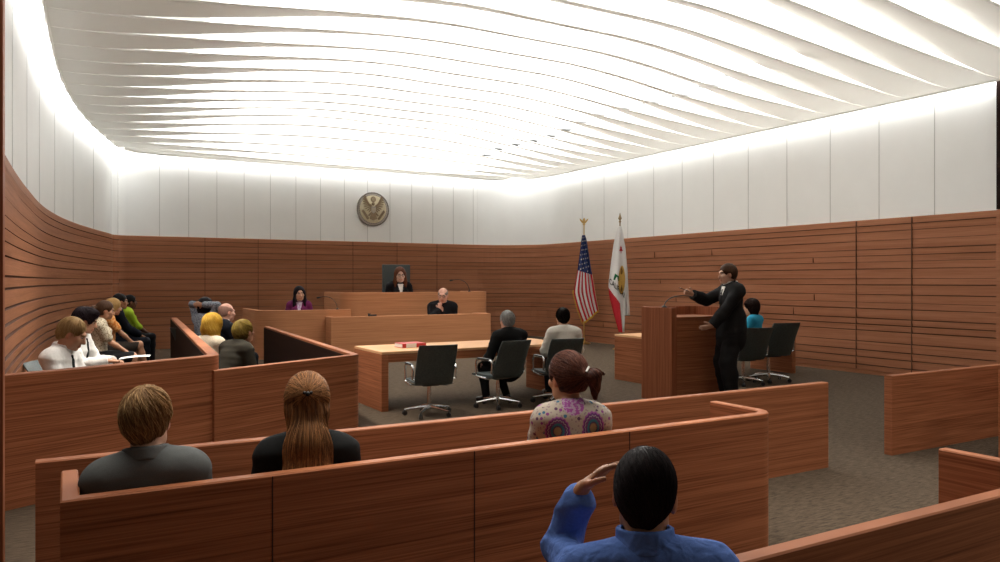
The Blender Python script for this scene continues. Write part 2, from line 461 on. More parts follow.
# pews
def pew(label, x0, x1, y, wing, z1, seams, rx=0.14, lx=0.0):
    pts = [(x0, y + wing), (x0, y), (x1, y), (x1, y + wing)]
    path = fillet(pts, [0, lx, rx, 0], 12)
    root = wall_thing('pew', label, 'pew', path, 0.062, 0, z1, M['wood'], seams=seams)
    ox, oy = path[0]
    sy = y - oy
    s = MB(); s.box(0.07, x1 - x0 - 0.07, sy + 0.07, sy + 0.47, 0.24, 0.30, 0.012); s.build('seat', M['wood'], root)
    for fx in (0.12, 0.5, 0.88):
        s = MB(); s.box((x1 - x0) * fx - .03, (x1 - x0) * fx + .03, sy + 0.10, sy + 0.40, 0.0, 0.24, 0.004); s.build('support', M['wood'], root)
    return root
YP1, YP2, ZP = 3.14, 1.51, 0.812
pew('long wooden pew holding the three gallery visitors in front', -0.02, 3.72, YP1, 0.50, ZP,
    [(x_, YP1, 1, 0, 0.01, ZP - .006) for x_ in (.727, 1.654, 2.577)])
pew('nearest wooden pew behind the visitor in the blue shirt', -0.05, 3.62, YP2, 0.57, ZP, [(1.5, YP2, 1, 0, 0.01, ZP - .006)], rx=0.06)
pew('wooden pew across the aisle at the right edge of the photo', 7.19, 10.6, 3.1, 0.57, ZP, [], rx=0.06)

# clerk's bench, judge's bench, witness stand
def bench(name, label, cat, path, off, z, mat, top_w, desk_z):
    root = wall_thing(name, label, cat, path, off, 0, z, mat)
    return root
p = [(4.69, 15.57), (4.69, 15.2), (8.43, 15.2), (8.43, 16.0)]
b = bench('clerk_bench', 'low wooden bench front below the judge where the bald clerk sits', 'court bench', fillet(p, [0, .02, .02, 0], 4), 0.09, 0.86, M['wood_bench'], 0, 0)
s = MB(); s.box(0.1, 3.64, -0.27, 0.08, 0.68, 0.72, 0.004); s.build('desk', M['wood_bench'], b)
p = fillet([(5.30, 17.7), (5.30, 16.2), (9.0, 16.2), (9.0, 17.7)], [0, 0.35, 0.35, 0], 10)
b = bench('judge_bench', 'highest wooden bench with rounded ends in front of the judge', 'court bench', p, 0.10, 1.345, M['wood_bench'], 0, 0)
s = MB(); s.box(0.12, 3.56, -1.38, -0.95, 1.14, 1.18, 0.004); s.build('desk', M['wood_bench'], b)
mb = MB(); mb.box(5.42, 8.88, 16.34, 18.5, 0, 0.35)
tag(mb.build('platform_judge', M['carpet']), kind='structure')
p = fillet([(3.36, 17.3), (3.36, 15.6), (5.25, 15.6)], [0, 0.55, 0], 12)
b = bench('witness_stand', 'wooden witness stand with rounded end beside the judge', 'witness stand', p, 0.10, 1.0, M['wood_bench'], 0, 0)
s = MB(); s.box(0.3, 1.75, -1.58, -1.25, 0.78, 0.82, 0.004); s.build('desk', M['wood_bench'], b)
mb = MB(); mb.box(3.5, 5.28, 15.9, 18.1, 0, 0.15)
tag(mb.build('platform_witness', M['carpet']), kind='structure')

# counsel tables
def table(label, x0, x1, y0, y1):
    root = empty('counsel_table', (x0, y0, 0), 0, 1, label, 'table')
    w, d = x1 - x0, y1 - y0
    s = MB(); s.box(0, w, 0, d, 0.700, 0.733, 0.004); s.build('table_top', M['wood_top'], root)
    for a in (0, w - 0.09):
        s = MB(); s.box(a, a + 0.09, 0.003, d - 0.003, 0, 0.6995, 0.003); s.build('end_panel', M['wood'], root)
    s = MB(); s.box(0.0905, w - 0.0905, 0.004, 0.034, 0.60, 0.6995, 0.003); s.build('apron', M['wood'], root)
    s = MB(); s.box(0.0905, w - 0.0905, d - 0.034, d - 0.004, 0.60, 0.6995, 0.003); s.build('apron', M['wood'], root)
    return root
table('wooden counsel table with the red binder lying on it', 3.34, 6.12, 8.77, 9.78)
table('wooden counsel table partly hidden behind the lectern', 7.77, 11.0, 8.92, 9.85)

# red binder
rb = empty('binder', (3.93, 9.28, 0.733), R(3), 1, 'red ring binder with white label lying on the counsel table', 'binder')
s = MB(); s.box(-.17, .17, -.13, -.125, 0.0, 0.055, 0.001); s.build('spine', M['red'], rb)
s = MB(); s.box(-.17, .17, -.125, .13, 0.0, 0.005, 0.001); s.box(-.17, .17, -.125, .13, 0.05, 0.055, 0.001); s.build('cover', M['red'], rb)
s = MB(); s.box(-.165, .165, -.11, .115, 0.006, 0.049, 0.001); s.build('pages', M['paper'], rb)
s = MB(); s.box(-.118, .028, -.1325, -.1302, 0.004, 0.054); s.build('label', M['paper'], rb)
# small black desk phone on clerk bench
t_ = empty('desk_phone', (5.6, 15.25, 0.86), R(10), 1, 'small black phone on the low bench in front of the judge', 'phone')
s = MB(); s.box(-.09, .09, -.03, .03, 0, 0.035, 0.006); s.build('base', M['black_plastic'], t_)
s = MB(); s.box(-.10, -.05, -.025, .025, 0.036, 0.06, 0.008); s.build('handset', M['black_plastic'], t_)

# lectern
lec = empty('lectern', (6.83, 7.47, 0), 0, 1, 'tall wooden lectern with raised front in front of the standing attorney', 'lectern')
W_, D_ = 0.98, 0.60
s = MB(); s.box(0, 0.085, 0, D_, 0, 1.25, 0.004); s.build('side_panel', M['wood_vert'], lec)
s = MB(); ribbon(s, fillet([(0.086, D_ - .0), (W_, D_ - .0), (W_, 0.10)], [0, 0.16, 0], 10), -0.05, 1.128, 1.25, 0.004)
autosmooth(s.build('raised_screen', M['wood_vert'], lec), 30)
s = MB(); s.box(0.086, W_, 0.0, D_, 0, 1.095, 0.004); s.build('cabinet', M['wood'], lec)
s = MB(); s.box(0.086, W_, 0.0, D_, 1.096, 1.127, 0.004); s.build('shelf', M['wood'], lec)

# microphones
def mic(label, loc, rz, reach, rise, base_r=0.035):
    root = empty('microphone', loc, rz, 1, label, 'microphone')
    s = MB(); s.lathe([(base_r, 0), (base_r, .012), (base_r * .6, .02), (0.010, .03)], 16); autosmooth(s.build('base', M['black_plastic'], root))
    pts = []
    for i in range(15):
        a = i / 14; pts.append((reach * (a ** 1.8) * (1 - 0.0), 0, 0.02 + rise * math.sin(a * PI * 0.60) / math.sin(PI * .5)))
    s = MB(); s.tube(pts, 0.0075, 8); autosmooth(s.build('gooseneck', M['black_plastic'], root))
    a, b = V(*pts[-2]), V(*pts[-1]); d = nrm(b - a)
    s = MB(); s.tube([b - d * .005, b + d * .01, b + d * .06, b + d * .08], [0.009, 0.016, 0.018, 0.008], 10); autosmooth(s.build('capsule', M['black_plastic'], root))
    return root
ca = math.atan2(-SN, CS)
mic('gooseneck microphone standing on the judge bench', (8.42, 16.25, 1.345), ca + PI, 0.40, 0.27)
mic('gooseneck microphone on the witness stand beside the woman in purple', (4.97, 15.65, 1.0), ca + PI, 0.36, 0.25)
mic('gooseneck microphone rising from the lectern top', (6.873, 7.66, 1.25), ca, 0.34, 0.135)

# ------------------------------------------------------------------ chairs
def swivel_chair(label, arms=True, group=None):
    root = empty('swivel_chair', (0, 0, 0), 0, 1, label, 'chair', group)
    def pad(name, w, h, th, curve, xf):
        bm = bmesh.new(); nx, nz = 10, 12; g = []
        for side in (0, 1):
            gg = []
            for j in range(nz + 1):
                for i in range(nx + 1):
                    u, v = i / nx * 2 - 1, j / nz
                    rx = 1 - 0.04 * (abs(v - .5) * 2) ** 6
                    e = (1 - abs(u) ** 8) * (1 - abs(2 * v - 1) ** 10)
                    gg.append(bm.verts.new(xf(u * w / 2 * rx, v * h, (th / 2 if side else -th / 2) * (0.35 + 0.65 * e), u, v)))
            g.append(gg)
        def id_(j, i): return j * (nx + 1) + i
        for j in range(nz):
            for i in range(nx):
                a, b, c, d = id_(j, i), id_(j, i + 1), id_(j + 1, i + 1), id_(j + 1, i)
                bm.faces.new([g[1][k] for k in (a, b, c, d)]); bm.faces.new([g[0][k] for k in (d, c, b, a)])
        ring = [id_(0, i) for i in range(nx)] + [id_(j, nx) for j in range(nz)] + [id_(nz, i) for i in range(nx, 0, -1)] + [id_(j, 0) for j in range(nz, 0, -1)]
        for k in range(len(ring)):
            a, b = ring[k], ring[(k + 1) % len(ring)]
            bm.faces.new([g[0][a], g[0][b], g[1][b], g[1][a]])
        bmesh.ops.recalc_face_normals(bm, faces=bm.faces)
        m_ = MB(); m_.bm(bm); o = autosmooth(m_.build(name, M['leather'], root), 60); return o
    # forward is +Y
    pad('backrest', 0.47, 0.50, 0.045, 0, lambda x, s, t, u, v: (x, -0.215 - 0.16 * v - 0.05 * v * v + 0.035 * u * u + t, 0.385 + s * 0.965))
    pad('seat', 0.47, 0.46, 0.06, 0, lambda x, s, t, u, v: (x, -0.21 + s, 0.405 + t + 0.015 * u * u - 0.03 * max(0, v - .75)))
    s = MB(); s.tube([(0, 0, 0.10), (0, 0, 0.25), (0, 0, 0.375)], [0.026, 0.026, 0.018], 12); autosmooth(s.build('column', M['chrome'], root))
    s = MB(); s.box(-.10, .10, -.09, .10, 0.355, 0.375, 0.006); s.tube([(0.05, 0.02, .36), (0.24, 0.02, .345)], .006, 6); s.build('mechanism', M['black_plastic'], root)
    base = MB()
    for k in range(5):
        a = R(18 + 72 * k); c, sn = math.cos(a), math.sin(a)
        base.tube([(c * .02, sn * .02, .105), (c * .15, sn * .15, .093), (c * .29, sn * .29, .072)], [0.026, 0.02, 0.014], 8)
    base.lathe([(0.035, .075), (0.04, .09), (0.036, .125), (0.02, .13)], 14)
    bo = autosmooth(base.build('star_base', M['chrome'], root))
    for k in range(5):
        a = R(18 + 72 * k); c, sn = math.cos(a), math.sin(a)
        s = MB()
        rot = Matrix.Rotation(a + 0.5, 3, 'Z') @ Matrix.Rotation(PI / 2, 3, 'X')
        for dx in (-.012, .012):
            o = Matrix.Rotation(a + .5, 3, 'Z') @ Vector((0, dx, 0))
            s.lathe([(0.012, -.007), (.028, -.007), (.028, .007), (0.012, .007)], 14, (c * .29 + o.x, sn * .29 + o.y, .029), rot)
        s.tube([(c * .29, sn * .29, .03), (c * .29, sn * .29, .072)], .009, 6)
        s.build('caster', M['black_plastic'] if k % 5 else M['black_plastic'], bo)
    if arms:
        for sx in (-1, 1):
            s = MB(); x = sx * 0.262
            loop = fillet([(-.215, .46), (-.235, .62), (.12, .615), (.10, .40), (-.10, .385)], [0, .05, .06, .03, 0], 5)
            s.tube([(sx * .235, -.215, .45)] + [(x, a, b) for a, b in loop] + [(sx * .2, -.10, .375)], 0.0125, 8)
            ar = autosmooth(s.build('armrest', M['chrome'], root))
            s = MB(); s.box(x - .022, x + .022, -.17, .07, .622, .640, 0.007); s.build('arm_pad', M['black_plastic'], ar)
    return root
ch = swivel_chair('empty black swivel chair at the table by the red binder')
ch.location = (3.76, 8.30, 0); ch.rotation_euler.z = R(-8)
def chair_copy(src, label, x, y, rz, z=0.0, sc=1.0, group=None):
    c = copy_tree(src); c.location = (x, y, z); c.rotation_euler.z = rz; c.scale = (sc,) * 3; c['label'] = label
    if group: c['group'] = group
    return c
CH2 = chair_copy(ch, 'black swivel chair under the grey haired man in black', 4.77, 8.42, R(8))
CH3 = chair_copy(ch, 'black swivel chair under the man in the pale shirt', 5.60, 8.36, R(-8))
CHA = chair_copy(ch, 'black swivel chair behind the attorney holding the woman in blue', 9.08, 8.34, R(-10), 0, 1.04)
chair_copy(ch, 'empty black swivel chair right of the woman in blue', 9.74, 8.42, R(-10), 0, 1.10)
jch = swivel_chair('dark jury chair under the white shirted juror nearest the camera', arms=False)
JURY_CHAIR = jch

# judge's high back chair
jc = empty('judge_chair', (7.13, 17.62, 0.35), 0, 1, 'dark high backed leather chair behind the judge', 'chair')
s = MB(); s.box(-.36, .36, .05, .14, .62, 1.66, 0.02); autosmooth(s.build('backrest', M['leather'], jc), 40)
s = MB(); s.box(-.33, .33, -.52, .05, .46, .56, 0.03); autosmooth(s.build('seat', M['leather'], jc), 40)
for sx in (-1, 1):
    s = MB(); s.box(sx * .36 - .03, sx * .36 + .03, -.42, .04, .66, .71, .012); s.box(sx * .36 - .02, sx * .36 + .02, -.30, -.22, .5, .66, .006); s.build('armrest', M['black_plastic'], jc)
s = MB(); s.tube([(0, -.22, .08), (0, -.22, .46)], .035, 10); s.build('column', M['chrome'], jc)
s = MB()
for k in range(5):
    a = R(90 + 72 * k); s.tube([(0, -.22, .085), (.33 * math.cos(a), -.22 + .33 * math.sin(a), .03)], [.03, .02], 8)
s.build('star_base', M['chrome'], jc)

# ------------------------------------------------------------------ seal on the wall
seal = empty('wall_seal', (7.16, YB + 0.03, 3.53), 0, 1, 'round bronze eagle seal mounted high on the white wall', 'seal')
def seal_disc(name, r, y0, y1, mat, parent, n=48):
    s = MB(); s.lathe([(r, y0), (r, y1), (r - .012, y1 + .006)], n, rot=Matrix.Rotation(PI / 2, 3, 'X')); return autosmooth(s.build(name, mat, parent), 30)
M['seal_gold'] = plain('seal_field', (0.70, 0.63, 0.44), 0.55, metal=0.0, noise=0.1, nscale=12)
M['seal_brown'] = plain('seal_relief', (0.32, 0.24, 0.15), 0.5, metal=0.3, noise=0.15, nscale=25)
M['seal_rim'] = plain('seal_rim', (0.46, 0.42, 0.38), 0.5, metal=0.1)
M['seal_bead'] = plain('seal_bead', (0.20, 0.18, 0.16), 0.5)
seal_disc('rim', 0.455, 0.0, 0.035, M['seal_rim'], seal)
seal_disc('field', 0.375, 0.036, 0.050, M['seal_gold'], seal)
s = MB()
for k in range(64):
    a = 2 * PI * k / 64
    bm = bmesh.new(); bmesh.ops.create_icosphere(bm, subdivisions=1, radius=0.024)
    s.bm(bm, None, (0.440 * math.cos(a), -0.036, 0.440 * math.sin(a)))
for k in range(48):
    a = 2 * PI * k / 48
    bm = bmesh.new(); bmesh.ops.create_icosphere(bm, subdivisions=1, radius=0.014)
    s.bm(bm, None, (0.385 * math.cos(a), -0.045, 0.385 * math.sin(a)))
s.build('rope_border', M['seal_bead'], seal)
def plate(mb, poly, y0, y1):
    n = len(poly); vs = [(x, -y0, z) for x, z in poly] + [(x, -y1, z) for x, z in poly]
    mb.add(vs, [list(range(n))[::-1], list(range(n, 2 * n))] + [[i, (i + 1) % n, n + (i + 1) % n, n + i] for i in range(n)])
s = MB(); y0, y1 = 0.052, 0.078
for sx in (-1, 1):
    arm = [(.03, .03), (.10, .10), (.165, .20)]
    plate(s, [(sx * p_[0], p_[1]) for p_ in [(.02, -.02), (.07, .03), (.19, .19), (.175, .235), (.12, .15), (.04, .09)]][::sx], y0, y1 + .008)
    for k in range(9):   # feathers of each raised wing
        u = k / 8; c = V(.045 + .125 * u, .01 + .20 * u); a = R(-48 + 112 * u); L = .13 + .07 * math.sin(u * 2.4)
        tip = c + L * V(math.cos(a), math.sin(a)); d = nrm(tip - c); nn = V(-d[1], d[0]) * 0.014
        poly = [c - nn, c + (tip - c) * .8 - nn, tip, c + (tip - c) * .8 + nn, c + nn]
        plate(s, [(sx * p_[0], p_[1]) for p_ in poly][::sx], y0, y1 + 0.004 * (k % 2))
    # leg, branch / arrows
    plate(s, [(sx * .03, -.10), (sx * .12, -.19), (sx * .15, -.17), (sx * .06, -.07)][::sx], y0, y1)
    for k in range(6):
        c = V(0.155 + .026 * k, -.25 + .036 * k)
        poly = [c + V(-.035, .005), c + V(.0, -.035), c + V(.045, .0), c + V(.01, .055)]
        plate(s, [(sx * p_[0], p_[1]) for p_ in poly][::sx], y0, y1)
plate(s, [(-.06, -.10), (-.10, -.26), (0, -.30), (.10, -.26), (.06, -.10)], y0, y1)
bm = bmesh.new(); bmesh.ops.create_uvsphere(bm, u_segments=12, v_segments=8, radius=1)
for v in bm.verts: v.co = Vector((v.co.x * .042, v.co.y * .03 - .07, v.co.z * .05 + .145))
s.bm(bm); plate(s, [(-.04, .15), (-.085, .135), (-.04, .125)][::-1], y0, y1)
s.build('eagle', M['seal_brown'], seal)
s = MB(); plate(s, [(-.065, .07), (-.065, -.05), (0, -.12), (.065, -.05), (.065, .07)], 0.079, 0.088); s.build('shield', M['seal_rim'], seal)
s = MB()
for k in range(-2, 3): plate(s, [(k * .026 - .006, -.085 + abs(k) * .02), (k * .026 + .006, -.085 + abs(k) * .02), (k * .026 + .006, .03), (k * .026 - .006, .03)], .089, .092)
s.build('stripe', M['seal_gold'], seal)
s = MB(); s.lathe([(.075, .052), (.075, .066), (.06, .07)], 24, (0, 0, .265), Matrix.Rotation(PI / 2, 3, 'X'))
s.build('glory', M['seal_brown'], seal)
s = MB()
for k in range(13):
    a = 2 * PI * k / 13; rr = 0.0 if k == 0 else (.045 if k % 2 else .028)
    bm = bmesh.new(); bmesh.ops.create_icosphere(bm, subdivisions=1, radius=.009); s.bm(bm, None, (rr * math.cos(a), -.07, .265 + rr * math.sin(a)))
s.build('star', M['seal_gold'], seal)

# ================================================================== PEOPLE
# Bodies, clothes and hair are grown as continuous surfaces from blended tapering volumes (a distance field meshed with surface nets).
class Field:
    def __init__(s, lo, hi, h):
        s.lo = np.asarray(lo, float); s.h = h
        s.n = np.maximum(4, np.ceil((np.asarray(hi, float) - s.lo) / h).astype(int) + 1)
        s.f = np.full(s.n, 0.25, dtype=np.float32)
    def sub(s, lo, hi, pad):
        a = np.clip(np.floor((np.asarray(lo) - pad - s.lo) / s.h).astype(int), 0, s.n - 1)
        b = np.clip(np.ceil((np.asarray(hi) + pad - s.lo) / s.h).astype(int) + 1, 1, s.n)
        if np.any(b <= a): return None
        g = [(s.lo[i] + s.h * np.arange(a[i], b[i])).astype(np.float32) for i in range(3)]
        P = np.stack(np.meshgrid(*g, indexing='ij'), -1)
        return (slice(a[0], b[0]), slice(a[1], b[1]), slice(a[2], b[2])), P
    def union(s, sl, d, k):
        a = s.f[sl]
        if k > 0:
            h = np.clip(0.5 + 0.5 * (a - d) / k, 0, 1)
            s.f[sl] = a * (1 - h) + d * h - k * h * (1 - h)
        else: s.f[sl] = np.minimum(a, d)
    def add(s, prim, k=0.02, off=0.0):
        lo, hi, fn = prim
        r = s.sub(np.asarray(lo) - off, np.asarray(hi) + off, k + 2 * s.h)
        if r is None: return
        s.union(r[0], fn(r[1]) - off, k)
    def cut(s, prim, k=0.004, off=0.0):
        lo, hi, fn = prim
        r = s.sub(np.asarray(lo) - off, np.asarray(hi) + off, k + 3 * s.h)
        if r is None: return
        d = -(fn(r[1]) - off); a = s.f[r[0]]
        h = np.clip(0.5 + 0.5 * (d - a) / k, 0, 1)
        s.f[r[0]] = a * (1 - h) + d * h + k * h * (1 - h)
    def full(s):
        return s.sub(s.lo, s.lo + s.h * s.n, 0)
    def mesh(s):
        f = s.f.copy()
        for ax in range(3):
            for e in (0, -1):
                ix = [slice(None)] * 3; ix[ax] = e; f[tuple(ix)] = np.maximum(f[tuple(ix)], 0.01)
        ins = f < 0; nx, ny, nz = s.n
        c = np.zeros((nx - 1, ny - 1, nz - 1), dtype=np.int8); off = [(i, j, k) for i in (0, 1) for j in (0, 1) for k in (0, 1)]
        for i, j, k in off: c += ins[i:nx - 1 + i, j:ny - 1 + j, k:nz - 1 + k]
        act = np.argwhere((c > 0) & (c < 8))
        if len(act) == 0: return np.zeros((0, 3)), np.zeros((0, 4), int)
        idx = np.full(c.shape, -1, dtype=np.int64); idx[tuple(act.T)] = np.arange(len(act))
        val = np.stack([f[act[:, 0] + i, act[:, 1] + j, act[:, 2] + k] for i, j, k in off], 1)
        O = np.array(off, float); acc = np.zeros((len(act), 3)); cnt = np.zeros(len(act))
        for a in range(8):
            for b in range(a + 1, 8):
                if np.abs(O[a] - O[b]).sum() != 1: continue
                va, vb = val[:, a], val[:, b]; m = (va < 0) != (vb < 0)
                t = np.where(m, va / np.where(m, va - vb, 1), 0)
                acc += np.where(m[:, None], O[a] + t[:, None] * (O[b] - O[a]), 0); cnt += m
        vs = s.lo + s.h * (act + acc / cnt[:, None])
        quads = []
        for ax in range(3):
            u, v = (ax + 1) % 3, (ax + 2) % 3
            sl0 = [slice(None)] * 3; sl1 = [slice(None)] * 3; sl0[ax] = slice(0, -1); sl1[ax] = slice(1, None)
            A, B = ins[tuple(sl0)], ins[tuple(sl1)]
            e = np.argwhere(A != B)
            e = e[(e[:, u] > 0) & (e[:, v] > 0) & (e[:, u] < s.n[u] - 1) & (e[:, v] < s.n[v] - 1)]
            if len(e) == 0: continue
            inside = A[tuple(e.T)]
            q = []
            for du, dv in ((1, 1), (0, 1), (0, 0), (1, 0)):
                p = e.copy(); p[:, u] -= du; p[:, v] -= dv; q.append(idx[tuple(p.T)])
            q = np.stack(q, 1); q[~inside] = q[~inside][:, ::-1]
            quads.append(q)
        q = np.concatenate(quads); q = q[(q >= 0).all(1)]
        return vs, q
    def sample(s, p):
        g = (np.asarray(p) - s.lo) / s.h; i = np.clip(np.floor(g).astype(int), 0, s.n - 2); t = np.clip(g - i, 0, 1); r = 0
        for a in (0, 1):
            for b in (0, 1):
                for c in (0, 1):
                    w_ = (t[:, 0] if a else 1 - t[:, 0]) * (t[:, 1] if b else 1 - t[:, 1]) * (t[:, 2] if c else 1 - t[:, 2])
                    r = r + w_ * s.f[i[:, 0] + a, i[:, 1] + b, i[:, 2] + c]
        return r
    def grad(s, p):
        e = s.h * 1.2
        return np.stack([(s.sample(p + e * V(*d)) - s.sample(p - e * V(*d))) for d in ((1, 0, 0), (0, 1, 0), (0, 0, 1))], 1) / (2 * e)

def cone(a, b, ra, rb, flat=None):
    """tapering rounded limb; flat = (axis, factor) squashes it along axis"""
    a = np.asarray(a, float); b = np.asarray(b, float); r = max(ra, rb)
    lo = np.minimum(a, b) - r; hi = np.maximum(a, b) + r
    def fn(P):
        q = P - a.astype(np.float32); ba = b - a
        if flat is not None:
            ax = nrm(flat[0]); k = 1 / flat[1] - 1
            q = q + (q @ ax.astype(np.float32))[..., None] * (ax * k).astype(np.float32); ba = ba + ax * (ax @ ba) * k
        h = np.clip((q @ ba.astype(np.float32)) / max(1e-9, ba @ ba), 0, 1)
        return np.linalg.norm(q - h[..., None] * ba.astype(np.float32), axis=-1) - (ra + (rb - ra) * h)
    return lo, hi, fn
def ell(c, r, Rm=None):
    c = np.asarray(c, float); r = np.asarray(r, float); R_ = np.eye(3) if Rm is None else np.asarray(Rm)
    ext = np.sqrt(((R_ * r) ** 2).sum(1))
    def fn(P):
        q = (P - c.astype(np.float32)) @ R_.astype(np.float32)
        k0 = np.linalg.norm(q / r, axis=-1); k1 = np.linalg.norm(q / (r * r), axis=-1)
        return k0 * (k0 - 1) / np.maximum(k1, 1e-6)
    return c - ext, c + ext, fn
def half(lo, hi, p, n):
    """the side facing away from n"""
    p = np.asarray(p, float); n = nrm(n)
    return lo, hi, lambda P: (P - p.astype(np.float32)) @ n.astype(np.float32)
def ik(a, t, l1, l2, hint):
    a, t = np.asarray(a, float), np.asarray(t, float); d = np.linalg.norm(t - a); u = nrm(t - a)
    d = min(max(d, abs(l1 - l2) + 0.02), (l1 + l2) * 0.998)
    pr = (l1 * l1 - l2 * l2 + d * d) / (2 * d); h = math.sqrt(max(0, l1 * l1 - pr * pr))
    hp = nrm(np.asarray(hint, float) - u * (np.asarray(hint, float) @ u))
    return a + u * pr + hp * h, a + u * d
def rotm(yaw, pitch, roll):
    """turn left + (about z), nod down + (about x), tilt right + (about y)"""
    return np.array(Matrix.Rotation(yaw, 3, 'Z') @ Matrix.Rotation(-pitch, 3, 'X') @ Matrix.Rotation(roll, 3, 'Y'))
WD_ = rng.normal(size=(6, 3)); WP_ = rng.uniform(0, 6.28, 6)
def wrinkle(P, fq=38, amp=0.004, axis=None):
    o = 0
    q = P.astype(np.float32)
    warp = np.sin(q @ WD_[0].astype(np.float32) * 9 + WP_[0]) * 0.9 + np.sin(q @ WD_[1].astype(np.float32) * 14 + WP_[1]) * 0.6
    for i in range(2, 5):
        d = nrm(WD_[i] * (V(.5, .5, 1.4) if axis is None else axis))
        o = o + np.sin(q @ (d * fq * (0.7 + .35 * i / 2)).astype(np.float32) + warp * 1.6 + WP_[i])
    return amp * (np.abs(o) / 1.5 - 0.6)

SKINS = {'fair': (0.62, 0.36, 0.25), 'mid': (0.50, 0.26, 0.16), 'tan': (0.40, 0.19, 0.10), 'deep': (0.16, 0.07, 0.04), 'pink': (0.66, 0.36, 0.27), 'pale': (0.70, 0.47, 0.37)}
CLOTHS = {}
def cl_(name, col, **k):
    if name not in CLOTHS: CLOTHS[name] = cloth(name, col, **k)
    return CLOTHS[name]

